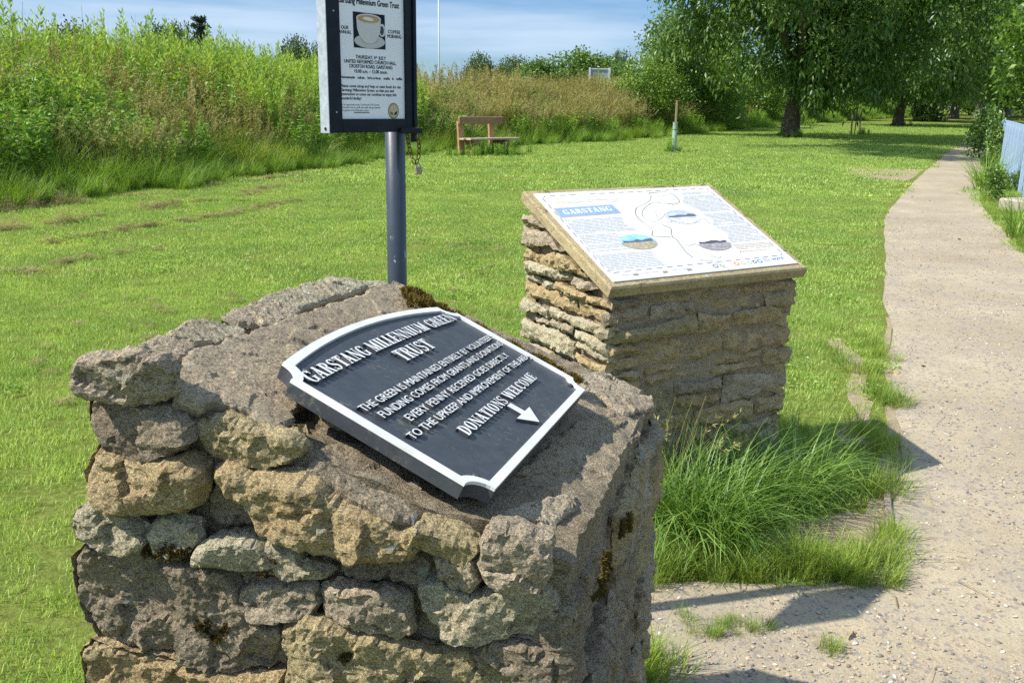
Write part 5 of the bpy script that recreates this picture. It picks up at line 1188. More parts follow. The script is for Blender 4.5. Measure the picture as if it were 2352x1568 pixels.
GL = {
 'I': (0.30, lambda: stem(0.055)),
 'L': (0.50, lambda: stem(0.055) + [rect_(0.2, 0, 0.48, TN_), diag(0.40, 0.44, 0.05, 0, 0.28)]),
 'E': (0.54, lambda: stem(0.055) + [rect_(0.2, 0, 0.50, TN_), rect_(0.2, 1 - TN_, 0.49, 1), rect_(0.2, 0.47, 0.40, 0.53), diag(0.43, 0.47, 0.05, 0, 0.27), diag(0.46, 0.43, 0.05, 0.73, 1), rect_(0.36, 0.38, 0.41, 0.62)]),
 'T': (0.56, lambda: stem(0.185, top=False) + [rect_(0.0, 1 - TN_, 0.56, 1), diag(0.04, 0.0, 0.05, 0.72, 1), diag(0.47, 0.51, 0.05, 0.72, 1)]),
 'N': (0.68, lambda: [rect_(0.09, 0, 0.16, 1), rect_(0.55, 0, 0.62, 1), diag(0.50, 0.04, 0.17), ser(0, 0.25, 0), ser(0.0, 0.2, 1 - SH_), ser(0.46, 0.70, 1 - SH_)]),
 'M': (0.86, lambda: [rect_(0.10, 0, 0.165, 1), rect_(0.60, 0, 0.78, 1), diag(0.34, 0.06, 0.17), diag(0.36, 0.62, 0.075), ser(0, 0.25, 0), ser(0.02, 0.2, 1 - SH_), ser(0.54, 0.84, 0), ser(0.62, 0.84, 1 - SH_)]),
 'A': (0.66, lambda: [diag(0.07, 0.30, 0.075), diag(0.42, 0.22, 0.19), rect_(0.16, 0.28, 0.46, 0.345), ser(0, 0.21, 0), ser(0.37, 0.68, 0)]),
 'U': (0.66, lambda: [rect_(0.06, 0.24, 0.25, 1), rect_(0.52, 0.24, 0.59, 1), arc_band(0.325, 0.26, 0.265, 0.27, 0.16, 0.09, pi, 2 * pi), ser(0, 0.31, 1 - SH_), ser(0.45, 0.66, 1 - SH_)]),
 'R': (0.62, lambda: stem(0.055) + [arc_band(0.24, 0.745, 0.30, 0.255, 0.165, 0.07, -pi / 2, pi / 2), rect_(0.2, 1 - 0.07, 0.26, 1), rect_(0.2, 0.49, 0.26, 0.555), diag(0.43, 0.27, 0.17, 0, 0.5), ser(0.42, 0.64, 0)]),
 'D': (0.64, lambda: stem(0.055) + [arc_band(0.24, 0.5, 0.36, 0.5, 0.18, 0.07, -pi / 2, pi / 2), rect_(0.2, 0, 0.26, 0.07), rect_(0.2, 0.93, 0.26, 1)]),
 'O': (0.64, lambda: [arc_band(0.32, 0.5, 0.30, 0.515, 0.175, 0.06, 0, pi), arc_band(0.32, 0.5, 0.30, 0.515, 0.175, 0.06, pi, 2 * pi)]),
 'C': (0.60, lambda: [arc_band(0.33, 0.5, 0.31, 0.515, 0.185, 0.065, 0.22 * pi, 1.0 * pi), arc_band(0.33, 0.5, 0.31, 0.515, 0.185, 0.065, pi, 1.77 * pi), rect_(0.53, 0.66, 0.58, 0.99)]),
 'G': (0.66, lambda: [arc_band(0.33, 0.5, 0.31, 0.515, 0.185, 0.065, 0.22 * pi, 1.0 * pi), arc_band(0.33, 0.5, 0.31, 0.515, 0.185, 0.065, pi, 1.70 * pi), rect_(0.53, 0.66, 0.58, 0.99), rect_(0.44, 0.03, 0.60, 0.42), ser(0.38, 0.66, 0.38)]),
 'S': (0.54, lambda: [arc_band(0.27, 0.735, 0.235, 0.275, 0.14, 0.075, 0.15 * pi, 1.12 * pi), [(0.04, 0.70), (0.10, 0.52), (0.36, 0.33), (0.50, 0.32), (0.46, 0.46), (0.20, 0.66)], arc_band(0.265, 0.27, 0.24, 0.285, 0.14, 0.075, -0.85 * pi, 0.12 * pi), rect_(0.445, 0.68, 0.49, 0.99), rect_(0.04, 0.0, 0.085, 0.33)]),
 'W': (0.96, lambda: [diag(0.22, 0.03, 0.18), diag(0.30, 0.46, 0.075), diag(0.60, 0.42, 0.18), diag(0.66, 0.85, 0.07), ser(0, 0.27, 1 - SH_), ser(0.36, 0.62, 1 - SH_), ser(0.76, 0.97, 1 - SH_)]),
 ' ': (0.24, lambda: []),
}
def roman_line(text, p0, p1, cap, arch=0.0):
    adv = 0.075; W = sum(GL[c][0] + adv for c in text) - adv
    p0, p1 = np.array(p0), np.array(p1); d = p1 - p0; L = np.hypot(*d); e = d / L; nv = np.array([-e[1], e[0]]); sx = L / W; x = 0.0
    for c in text:
        w, f = GL[c]; polys = []
        for q in f():
            r = []
            for a, b in q:
                s = (x + a) / W; pt = p0 + e * ((x + a) * sx) + nv * (b * cap + arch * (1 - (2 * s - 1) ** 2)); r.append((pt[0], pt[1]))
            polys.append(r)
        raised_polys(polys, PF); x += w + adv
def sans_line(text, p0, p1, cap):
    V, P = text_shape(text)
    global _cap
    if _cap is None: _cap = text_shape('H')[0][:, 1].max()
    x0, x1 = V[:, 0].min(), V[:, 0].max(); p0, p1 = np.array(p0), np.array(p1); d = p1 - p0; L = np.hypot(*d); e = d / L; nv = np.array([-e[1], e[0]])
    Q = p0 + ((V[:, 0] - x0) / (x1 - x0) * L)[:, None] * e + (V[:, 1] / _cap * cap)[:, None] * nv
    for rep, (ox, oy) in enumerate(((0, 0), (0.0004, 0.0))):         # slightly emboldened
        z = RAISE + rep * 0.00005; QQ = Q + e * ox + nv * oy
        tops.add([PF(u, v, z) for u, v in QQ], P)
        cnt = {}
        for q in P:
            for a, b in zip(q, q[1:] + q[:1]):
                k = (min(a, b), max(a, b)); cnt[k] = None if k in cnt else (a, b)
        n = len(QQ); S_ = [PF(u, v, 0.0001) for u, v in QQ] + [PF(u, v, z) for u, v in QQ]
        side.add(S_, [[a, b, n + b, n + a] for a, b in (x for x in cnt.values() if x)])
def flush(name):
    global tops
    tops.build(name, M_white_letter, plaque); tops = MB()
roman_line('GARSTANG MILLENNIUM GREEN', (0.022, 0.2365), (0.566, 0.2412), 0.0235, 0.007); flush('lettering')
roman_line('TRUST', (0.250, 0.2070), (0.374, 0.2070), 0.0270); flush('lettering')
sans_line('THE GREEN IS MAINTAINED ENTIRELY BY VOLUNTEERS', (0.026, 0.1650), (0.580, 0.1700), 0.0122); flush('lettering')
sans_line('FUNDING COMES FROM GRANTS AND DONATIONS', (0.0400, 0.1438), (0.572, 0.1482), 0.0122); flush('lettering')
sans_line('EVERY PENNY RECEIVED GOES DIRECTLY', (0.0730, 0.1205), (0.528, 0.1220), 0.0122); flush('lettering')
sans_line('TO THE UPKEEP AND IMPROVEMENT OF THE AREA.', (0.029, 0.0975), (0.589, 0.0978), 0.0122); flush('lettering')
roman_line('DONATIONS WELCOME', (0.126, 0.0570), (0.496, 0.0580), 0.0190); flush('lettering')
ax = 0.308
raised_polys([[(ax - 0.0095, 0.055), (ax - 0.0095, 0.030), (ax + 0.0095, 0.030), (ax + 0.0095, 0.055)], [(ax - 0.036, 0.0305), (ax, 0.003), (ax + 0.036, 0.0305)]], PF)
side.build('plate', M_black, plaque)
flush('arrow')
for u, v in ((0.048, 0.262), (0.037, 0.013), (0.567, 0.010), (0.556, 0.263)):
    s_ = MB(); s_.tube([PF(u, v, 0.0001), PF(u, v, 0.0022), PF(u, v, 0.0032)], [0.0055, 0.0055, 0.003], 10); s_.build('screw', M_black, plaque, True)
M_weath = plain('weathered_paint', (0.085, 0.080, 0.058), 0.75, var=0.4, scale=120)

# ------------------------------------------------------------------ the information lectern
IO, IU, IV, IN_ = A3(IN_O), A3(IN_U), A3(IN_V), A3(IN_N)
def IF(u, v, w): return IO + IU * u + IV * v + IN_ * w
K = 0.962
lect = thing('stone_plinth', (0.6, 3.55, 0.0), 'coursed rubble plinth carrying the white map board, behind the tall grass', 'stone plinth')
sl = [(-0.026, -0.028), (0.904, -0.022), (0.895, 0.635), (-0.046, 0.629)]
cor = [IF(u, v, -0.0455) for u, v in sl]
V, P = core_geo(cor, 0.038, 0.013, 9, 0.009)
part('mortar', V, P, M_mortar, lect, True)
fl, fr, br, bl = cor
M_slab = stone_mat('sandstone_slab', (0.34, 0.275, 0.155), (0.45, 0.37, 0.21), (0.17, 0.14, 0.085), 0.8, 1.0, (0.2, 0.5), 0.15, 8)
mb = MB()
ring = lambda ins, w: [IF(u + (ins if u < 0.4 else -ins), v + (ins if v < 0.3 else -ins), w) for u, v in sl]
R_ = [ring(0.004, -0.046), ring(0.0, -0.042), ring(0.0, -0.008), ring(0.006, -0.001)]
for k in range(3):
    for i in range(4): mb.add([R_[k][i], R_[k][(i + 1) % 4], R_[k + 1][(i + 1) % 4], R_[k + 1][i]], [[0, 1, 2, 3]])
mb.add(R_[3], [[0, 1, 2, 3]]); mb.add(R_[0], [[3, 2, 1, 0]])
mb.build('slab', M_slab, lect)
mats_l = ['ochre', 'ochre', 'pale', 'grey', 'olive']
sh = lambda p, q, e: p + (q - p) / np.linalg.norm(q - p) * e
face_rows(sh(fl, br, 0.03), sh(fr, bl, 0.03), fl[2], fr[2], 51, 0.013, ['ochre', 'ochre', 'olive', 'dark', 'ochre', 'grey'], 0.01, 0.0, (0.045, 0.13), (0.14, 0.44), lect)
face_rows(sh(bl, fr, 0.03), sh(fl, br, 0.03), bl[2], fl[2], 52, 0.013, ['pale', 'pale', 'ochre', 'grey'], 0.02, 0.0, (0.035, 0.10), (0.14, 0.42), lect, lift=0.022)
face_rows(sh(fr, bl, 0.03), sh(br, fl, 0.03), fr[2], br[2], 53, 0.02, mats_l, 0.02, 0.0, (0.07, 0.13), (0.16, 0.34), lect)
face_rows(sh(br, fl, 0.03), sh(bl, fr, 0.03), br[2], bl[2], 54, 0.025, mats_l, 0.02, 0.0, (0.08, 0.14), (0.2, 0.4), lect)

board = thing('map_board', tuple(IF(0.43, 0.3, 0.0)), 'white printed map and history board lying on the sloping stone slab', 'map board')
M_board = plain('board_print', (0.60, 0.60, 0.56), 0.22, spec=0.6, var=0.06, scale=9)
mb = MB(); pc_ = [(0.0, 0.0), (0.874, 0.009), (0.859, 0.606), (-0.015, 0.596)]
mb.prism(pc_, IF, -0.0008, 0.004); mb.build('panel', M_board, board)
TOPW = 0.0043
def ink(nm, c, r=0.35): return plain('ink_' + nm, c, r, var=0.1, scale=30)
I_title = ink('title_blue', (0.22, 0.34, 0.50)); I_blue, I_navy, I_grey, I_brown, I_ochre, I_green, I_white, I_sky = ink('blue', (0.10, 0.20, 0.38)), ink('navy', (0.05, 0.06, 0.14)), ink('grey', (0.34, 0.35, 0.36)), ink('brown', (0.24, 0.21, 0.16)), ink('ochre', (0.60, 0.45, 0.20)), ink('green', (0.62, 0.68, 0.52)), ink('white', (0.82, 0.82, 0.78)), ink('sky', (0.18, 0.36, 0.62))
def flat(mb, poly, w=TOPW): mb.add([IF(u, v, w) for u, v in poly], [list(range(len(poly)))])
def stroke(mb, L, wd, w=TOPW):
    L = np.array(L); t = np.gradient(L, axis=0); t /= np.hypot(*t.T)[:, None] + 1e-9; n = np.stack([-t[:, 1], t[:, 0]], 1) * wd / 2
    for i in range(len(L) - 1): flat(mb, [L[i] - n[i], L[i + 1] - n[i + 1], L[i + 1] + n[i + 1], L[i] + n[i]], w)
# title block
mb = MB(); flat(mb, [(0.008, 0.414), (0.296, 0.424), (0.292, 0.494), (0.012, 0.486)]); mb.build('title_edge', I_ochre, board)
mb = MB(); flat(mb, [(0.012, 0.418), (0.292, 0.4275), (0.288, 0.490), (0.016, 0.482)], TOPW + 0.0003); tb = mb.build('title_block', I_title, board)
mb = MB(); x_ = 0.0; tot = sum(GL[c][0] + 0.08 for c in 'GARSTANG') - 0.08; k_ = 0
for c in 'GARSTANG':
    for q in GL[c][1]():
        n_q = len(q); ar = sum(q[i][0] * q[(i + 1) % n_q][1] - q[(i + 1) % n_q][0] * q[i][1] for i in range(n_q)); q = q if ar > 0 else q[::-1]
        flat(mb, [(0.040 + (x_ + a) / tot * 0.226, 0.4365 + (x_ + a) / tot * 0.0075 + b * 0.031) for a, b in q], TOPW + 0.0006 + k_ * 0.00003); k_ += 1
    x_ += GL[c][0] + 0.08
mb.build('title', I_white, tb)
mb = MB(); type_line(mb, 'Welcome to', IF, (0.045, 0.512), (0.175, 0.516), 0.026, TOPW, 0.15); mb.build('heading', I_ochre, board)
# faded drawing above the title
g = np.random.default_rng(8); mb = MB()
for k in range(9): flat(mb, blob(0.13 + g.uniform(0, 0.2), 0.515 + g.uniform(0, 0.05), g.uniform(0.015, 0.05), g.uniform(0.006, 0.016), 300 + k), TOPW + 0.0001 + k * 0.00003)
mb.build('sketch', ink('wash', (0.55, 0.53, 0.47)), board)
mb = MB(); type_line(mb, 'W', IF, (0.016, 0.384), (0.042, 0.385), 0.022, TOPW, 0.2); mb.build('initial', I_grey, board)
# columns of small type: rows of word-long dashes, too small to read
def column(mb, u0, u1f, v0, v1, pitch, seed, slope=0.01):
    g = np.random.default_rng(seed); v = v0
    while v > v1:
        u, u1 = u0(v), u1f(v)
        while u < u1 - 0.004:
            w = min(g.uniform(0.014, 0.055), u1 - u)
            if g.random() < 0.97: flat(mb, [(u, v + slope * u), (u + w, v + slope * (u + w)), (u + w, v + slope * (u + w) + pitch * 0.42), (u, v + slope * u + pitch * 0.42)])
            u += w + 0.004
        v -= pitch * (1 if g.random() < 0.86 else 1.7)
mb = MB()
column(mb, lambda v: 0.046 if v > 0.375 else 0.018, lambda v: 0.285 - 0.02 * sin(v * 40), 0.392, 0.30, 0.0098, 1)
column(mb, lambda v: 0.018, lambda v: 0.205 + 0.02 * sin(v * 60), 0.285, 0.17, 0.0098, 2)
column(mb, lambda v: 0.018, lambda v: 0.265, 0.155, 0.065, 0.0098, 3)
column(mb, lambda v: 0.66 + 0.02 * sin(v * 50), lambda v: 0.838, 0.545, 0.40, 0.0098, 4)
column(mb, lambda v: 0.68 + 0.015 * sin(v * 60), lambda v: 0.842, 0.375, 0.165, 0.0098, 5)
mb.build('small_print', I_grey, board)
mb = MB(); column(mb, lambda v: 0.66, lambda v: 0.845, 0.150, 0.095, 0.0098, 6); mb.build('caption', ink('rust', (0.45, 0.33, 0.22)), board)
# the map
mb = MB(); flat(mb, [(0.36, 0.40), (0.40, 0.48), (0.52, 0.56), (0.63, 0.57), (0.62, 0.48), (0.52, 0.47), (0.44, 0.42), (0.43, 0.33), (0.42, 0.24), (0.345, 0.255)], TOPW - 0.0001); mb.build('map_fields', ink('fields', (0.74, 0.76, 0.66)), board)
mb = MB()
def rs(L, k=5):
    L = np.array(L); out = []
    for i in range(len(L) - 1):
        p0, p1, p2, p3 = L[max(i - 1, 0)], L[i], L[i + 1], L[min(i + 2, len(L) - 1)]
        for j in range(k):
            t = j / k; out.append(0.5 * (2 * p1 + (p2 - p0) * t + (2 * p0 - 5 * p1 + 4 * p2 - p3) * t * t + (3 * p1 - p0 - 3 * p2 + p3) * t ** 3))
    out.append(L[-1]); return np.array(out)
stroke(mb, rs(IN_MAP1), 0.0042); mb.build('map_line', I_brown, board)
mb = MB(); stroke(mb, rs(IN_MAP2), 0.0042, TOPW + 0.0001); mb.build('map_line', I_brown, board)
for k in range(16):
    mb = MB()
    a = g.uniform((0.36, 0.05), (0.66, 0.55)); b = a + g.normal(0, 0.05, 2); stroke(mb, rs([a, (a + b) / 2 + g.normal(0, 0.01, 2), b]), 0.0018, TOPW + 0.0002 + k * 0.00002); mb.build('map_line', I_brown, board)
mb = MB()
for k in range(5): flat(mb, blob(0.55 + 0.025 * k, 0.535 + 0.01 * sin(k * 2.3), 0.010, 0.008, 400 + k), TOPW + 0.0001)
mb.build('map_ponds', ink('pond', (0.55, 0.62, 0.62)), board)
def print_mat(nm, a, b_, sc):
    m, n, l, bs = new_mat('ink_' + nm); t = n.new('ShaderNodeTexCoord').outputs['Object']
    mp_ = n.new('ShaderNodeMapping'); mp_.inputs['Scale'].default_value = (1, 1, 2.5); l.new(t, mp_.inputs['Vector'])
    l.new(ramp(n, l, noise_tex(n, l, mp_.outputs['Vector'], sc, 7, 0.7, 0.8), [(0.35, a), (0.65, b_)]), bs.inputs['Base Color']); bs.inputs['Roughness'].default_value = 0.35; return m
# three oval photographs
for k, ((c, r_, t_), sky_c, gnd) in enumerate(zip(IN_OVALS, ((0.16, 0.35, 0.66), (0.30, 0.34, 0.42), (0.75, 0.75, 0.74)), ((0.36, 0.31, 0.20), (0.62, 0.62, 0.60), (0.30, 0.27, 0.27)))):
    c, r_, t_ = A3(c), A3(r_), A3(t_); ea = np.linspace(0, 2 * pi, 40, endpoint=False)
    ru, rv = 0.080, 0.051
    pts = [(c[0] + ru * cos(a), c[1] + rv * sin(a)) for a in ea]
    mb = MB(); flat(mb, pts, TOPW + 0.0006 + k * 0.0001); ph = mb.build('photograph', print_mat(f'photo_sky_{k}', sky_c, tuple(min(0.8, c * 1.5 + 0.1) for c in sky_c), 22), board)
    low = [(u, min(v, c[1] + (0.002 if k != 1 else -0.012) + 0.006 * sin(u * 90 + k))) for u, v in pts]
    mb = MB(); flat(mb, low, TOPW + 0.0010 + k * 0.0001); mb.build('photo_ground', print_mat(f'photo_ground_{k}', tuple(c * 0.55 for c in gnd), tuple(min(0.8, c * 1.35) for c in gnd), 60), ph)
    mb = MB(); x = np.linspace(-0.85, 0.85, 24); hts = 0.006 + 0.014 * vnoise(x * 4, x * 0, 70 + k)
    flat(mb, [(c[0] + ru * a, c[1] - 0.001) for a in x] + [(c[0] + ru * a, c[1] + min(h, rv * math.sqrt(1 - a * a) * 0.8)) for a, h in zip(x[::-1], hts[::-1])], TOPW + 0.0014 + k * 0.0001)
    mb.build('photo_skyline', ink(f'photo_dark_{k}', ((0.07, 0.11, 0.15), (0.10, 0.11, 0.14), (0.07, 0.06, 0.08))[k]), ph)
# border of dashes, logos and the council's name
mb = MB(); bd = [(0.030, 0.050), (0.835, 0.068), (0.852, 0.085), (0.838, 0.570), (0.822, 0.586), (0.025, 0.574), (0.006, 0.560), (0.012, 0.066), (0.030, 0.050)]
for a, b in zip(bd[:-1], bd[1:]):
    a, b = np.array(a), np.array(b); L = np.hypot(*(b - a)); k = max(1, int(L / 0.045))
    for i in range(k): stroke(mb, [a + (b - a) * i / k, a + (b - a) * (i + 0.55) / k], 0.0032)
mb.build('border_dashes', I_navy, board)
mb = MB(); stroke(mb, [(p[0], p[1]) for p in bd], 0.0011, TOPW - 0.0001); mb.build('border_line', I_ochre, board)
for u, v, r_, nm, cc_ in [(0.480, 0.036, 0.013, 'plum', (0.22, 0.18, 0.30)), (0.512, 0.036, 0.011, 'leaf', (0.35, 0.42, 0.20)), (0.586, 0.040, 0.013, 'orange', (0.55, 0.25, 0.10)), (0.618, 0.040, 0.012, 'tan', (0.45, 0.36, 0.22)), (0.650, 0.040, 0.012, 'mint', (0.25, 0.45, 0.35)), (0.676, 0.041, 0.010, 'ink', (0.10, 0.10, 0.12)), (0.703, 0.042, 0.013, 'azure', (0.08, 0.25, 0.55))]:
    mb = MB(); flat(mb, [(u + r_ * cos(a), v + r_ * 0.9 * sin(a)) for a in np.linspace(0, 2 * pi, 18, endpoint=False)]); e_ = mb.build('emblem', ink('emblem_' + nm, cc_), board)
    mb = MB(); flat(mb, [(u + r_ * 0.5 * cos(a), v + r_ * 0.35 * sin(a)) for a in np.linspace(0, 2 * pi, 14, endpoint=False)], TOPW + 0.0003); mb.build('emblem_centre', I_white, e_)
mb = MB(); type_line(mb, 'wyre', IF, (0.770, 0.040), (0.832, 0.044), 0.018, TOPW, 0.15, 0.001); mb.build('council_name', I_blue, board)
mb = MB(); column(mb, lambda v: 0.725, lambda v: 0.757, 0.048, 0.022, 0.007, 12); column(mb, lambda v: 0.05, lambda v: 0.36, 0.030, 0.024, 0.007, 13); mb.build('legend', I_grey, board)
for u in (0.10, 0.23, 0.34):
    mb = MB(); flat(mb, [(u, 0.022), (u + 0.022, 0.022), (u + 0.022, 0.034), (u, 0.034)], TOPW + 0.0002); mb.build('legend_key', I_brown, board)
# ------------------------------------------------------------------ the noticeboard on its pole
S_ = 2.08 / 2.3
TH = radians(48); BO = A3(BD_O); BU = A3((cos(TH), sin(TH), 0)); BV = A3((0, 0, 1)); BN = A3((sin(TH), -cos(TH), 0))
def BF(u, v, w): return BO + BU * (u * S_) + BV * (v * S_) + BN * (w * S_)
M_case = plain('black_frame_paint', (0.008, 0.012, 0.022), 0.45, spec=0.22, var=0.5, scale=30, bumps=0.2)
M_case_side = plain('sunlit_edge_grey', (0.36, 0.40, 0.44), 0.5, var=0.25, scale=60)  # sunlight on the black case's left flank, put into the colour as pale grey
def pole_mat():
    m, n, l, b = new_mat('pole_paint')
    t = n.new('ShaderNodeTexCoord').outputs['Object']; mp_ = n.new('ShaderNodeMapping'); mp_.inputs['Scale'].default_value = (1, 1, 0.3); l.new(t, mp_.inputs['Vector'])
    f = noise_tex(n, l, mp_.outputs['Vector'], 55, 6, 0.7, 0.3); f2 = noise_tex(n, l, t, 9, 4, 0.6)
    c = ramp(n, l, f2, [(0.3, (0.030, 0.040, 0.055)), (0.7, (0.050, 0.062, 0.082))])
    l.new(mixc(n, l, ramp(n, l, f, [(0.63, (0, 0, 0)), (0.66, (1, 1, 1))]), c, (0.32, 0.34, 0.36)), b.inputs['Base Color'])
    b.inputs['Roughness'].default_value = 0.38; bump(n, l, b, [(f2, 0.15, 0.003)]); return m
M_pole = pole_mat()
M_steel = plain('galvanised', (0.40, 0.38, 0.33), 0.5, 0.6, var=0.3, scale=90)
M_rust = plain('rust', (0.16, 0.075, 0.035), 0.85, 0.2, var=0.45, scale=120)
nb = thing('noticeboard', (-0.2972, 2.312, 0.0), 'black framed noticeboard with a coffee morning poster on a dark steel pole', 'noticeboard')
mb = MB(); mb.tube([(-0.2972, 2.312, -0.1), (-0.2972, 2.312, 0.9), (-0.2972, 2.312, 1.72)], 0.0247, 20); mb.build('pole', M_pole, nb, True)
# case: back box, raised frame, recessed window
U1, V1, DP = 0.2842, 0.372, 0.030
mb = MB()
mb.box(BF(U1 / 2, V1 / 2, -DP / 2 - 0.003), (U1 * S_, (DP - 0.004) * S_, V1 * S_), BU, -BN, BV)
for u0, u1, v0, v1 in ((0.0, 0.0385, 0.0, V1), (0.2475, 0.2700, 0.0, V1), (0.0385, 0.2475, 0.0, 0.0335), (0.0385, 0.2475, 0.342, V1)):
    mb.box(BF((u0 + u1) / 2, (v0 + v1) / 2, -0.001), ((u1 - u0) * S_ - 0.0002, 0.010, (v1 - v0) * S_ - 0.0002), BU, -BN, BV, 0.0012)
mb.build('case', M_case, nb)
mb = MB(); mb.box(BF(-0.0012, V1 / 2, -DP / 2), (0.0024 * S_, (DP + 0.006) * S_, V1 * S_ + 0.002), BU, -BN, BV, 0.0008); mb.build('side_panel', M_case_side, nb)
mb = MB(); mb.box(BF(0.277, V1 / 2 + 0.006, 0.0015), (0.011 * S_, 0.014, (V1 - 0.014) * S_), BU, -BN, BV, 0.002); mb.box(BF(0.2715, V1 / 2 + 0.006, 0.006), (0.0022 * S_, 0.006, (V1 - 0.02) * S_), BU, -BN, BV, 0.0005); mb.build('hinge_bar', M_case, nb)
mb = MB(); mb.box(BF(0.2568, 0.0028, 0.009), (0.0745 * S_, 0.012, 0.0145 * S_), BU, -BN, BV, 0.0015); mb.box(BF(0.278, -0.012, -0.002), (0.018 * S_, 0.006, 0.03 * S_), BU, -BN, BV, 0.001); mb.build('latch', M_case, nb)
mb = MB(); mb.tube([BF(-0.0012, 0.010, -0.012), BF(-0.0040, 0.010, -0.012)], 0.0035, 10); mb.build('screw', M_case, nb)
for u, v in ((0.019, 0.285), (0.019, 0.05)):
    mb = MB(); mb.tube([BF(u, v, 0.0035), BF(u, v, 0.0062)], 0.0022, 8); mb.build('screw', M_steel, nb)
# the poster
def poster_mat():
    m, n, l, b = new_mat('poster_paper'); t = n.new('ShaderNodeTexCoord').outputs['Object']
    f = noise_tex(n, l, t, 9, 4, 0.6); l.new(ramp(n, l, f, [(0.3, (0.78, 0.79, 0.82)), (0.7, (0.85, 0.86, 0.88))]), b.inputs['Base Color']); b.inputs['Roughness'].default_value = 0.35; return m
mb = MB(); mb.box(BF(0.143, 0.1878, -0.0032), (0.2088 * S_, 0.0006, 0.3084 * S_), BU, -BN, BV); po = mb.build('poster', poster_mat(), nb)
PW = -0.0022
M_ink = plain('poster_ink', (0.02, 0.024, 0.035), 0.9, spec=0.1); M_ink2 = plain('poster_ink_faded', (0.10, 0.11, 0.14), 0.5)
mb = MB(); tl_ = lambda s, u0, u1, v, cap, sh=0.0, b=0.0: type_line(mb, s, BF, (u0, v), (u1, v), cap, PW, sh, b)
tl_('Garstang Millennium Green Trust', 0.0400, 0.2320, 0.3065, 0.0135, 0.06, 0.0007)
tl_('OUR', 0.0470, 0.0690, 0.2462, 0.0078, 0, 0.0003); tl_('ANNUAL', 0.0395, 0.0772, 0.2357, 0.0078, 0, 0.0003)
tl_('COFFEE', 0.1948, 0.2351, 0.2448, 0.0080, 0, 0.0003); tl_('MORNING', 0.1919, 0.2386, 0.2337, 0.0080, 0, 0.0003)
tl_('THURSDAY, 4', 0.0889, 0.1515, 0.1791, 0.0080, 0, 0.0004); tl_('th', 0.1525, 0.1580, 0.1825, 0.0050, 0, 0.0002); tl_('JULY', 0.1615, 0.1857, 0.1791, 0.0080, 0, 0.0004)
tl_('UNITED REFORMED CHURCH HALL,', 0.0531, 0.2209, 0.1680, 0.0080, 0, 0.0004)
tl_('CROSTON ROAD, GARSTANG', 0.0681, 0.2068, 0.1569, 0.0080, 0, 0.0004)
tl_('10.00 a.m. \u2013 12.00 noon.', 0.0843, 0.1904, 0.1452, 0.0080, 0, 0.0004)
x = 0.0400
for w_, wd in (('Homemade', 0.044), ('cakes,', 0.024), ('bric-a-brac', 0.0435), ('stalls', 0.0205), ('&', 0.0045), ('raffle', 0.0205)):
    tl_(w_, x, x + wd, 0.1310, 0.0058, 0, 0.0005); x += wd + (0.2400 - 0.0400 - 0.1575) / 5
tl_('Please come along and help us raise funds for the', 0.0398, 0.2342, 0.1100, 0.0066, 0.2, 0.0003); tl_('Garstang Millennium Green, so that you and', 0.0398, 0.2111, 0.1002, 0.0066, 0.2, 0.0003)
tl_('generations to come can continue to enjoy this', 0.0398, 0.2193, 0.0905, 0.0066, 0.2, 0.0003); tl_('wonderful facility!', 0.0398, 0.1035, 0.0803, 0.0066, 0.2, 0.0003)
tl_('for an opportunity to join The Friends of The Green.', 0.0398, 0.1625, 0.0662, 0.0042); tl_('All profits from the stalls and raffle will go towards', 0.0398, 0.1641, 0.0595, 0.0042)
tl_('the upkeep of the Millennium Green', 0.0398, 0.1255, 0.0527, 0.0042)
mb.build('poster_text', M_ink, po)
def flatB(name, poly, w, mat, parent=po):
    m_ = MB(); m_.add([BF(u, v, w) for u, v in poly], [list(range(len(poly)))]); return m_.build(name, mat, parent)
flatB('picture_ground', [(0.0840, 0.2050), (0.1855, 0.2045), (0.1843, 0.2875), (0.0836, 0.2890)], PW, plain('print_black', (0.02, 0.024, 0.035), 0.9, spec=0.1))
ell = lambda cx, cy, rx, ry, k=28: [(cx + rx * cos(a), cy + ry * sin(a)) for a in np.linspace(0, 2 * pi, k, endpoint=False)]
M_cup, M_cup2 = plain('print_cup', (0.60, 0.58, 0.56), 0.4), plain('print_saucer', (0.52, 0.50, 0.48), 0.4)
flatB('saucer_print', ell(0.1345, 0.2215, 0.0490, 0.0165), PW + 0.0003, M_cup2); flatB('saucer_well_print', ell(0.1345, 0.2245, 0.027, 0.0085), PW + 0.0006, plain('print_shadow', (0.42, 0.40, 0.39), 0.4))
flatB('cup_handle_print', ell(0.1745, 0.2500, 0.0115, 0.0155), PW + 0.0006, M_cup); flatB('handle_hole_print', ell(0.1735, 0.2495, 0.0065, 0.0105), PW + 0.0009, plain('print_black_too', (0.03, 0.035, 0.05), 0.4))
cupb = [(0.0925, 0.2760), (0.0945, 0.2500), (0.1010, 0.2340), (0.1130, 0.2215), (0.1250, 0.2165), (0.1400, 0.2165), (0.1520, 0.2220), (0.1620, 0.2340), (0.1685, 0.2500), (0.1705, 0.2760)]
flatB('cup_print', cupb, PW + 0.0012, M_cup); flatB('cup_rim_print', ell(0.1315, 0.2755, 0.0392, 0.0110), PW + 0.0015, M_cup)
flatB('coffee_print', ell(0.1315, 0.2745, 0.0350, 0.0088), PW + 0.0018, plain('print_coffee', (0.46, 0.28, 0.12), 0.4)); flatB('foam_print', [(0.110, 0.2745), (0.118, 0.2785), (0.130, 0.2790), (0.139, 0.2770), (0.148, 0.2755), (0.142, 0.2735), (0.149, 0.2710), (0.136, 0.2695), (0.122, 0.2710)], PW + 0.0021, plain('print_foam', (0.74, 0.70, 0.64), 0.4))
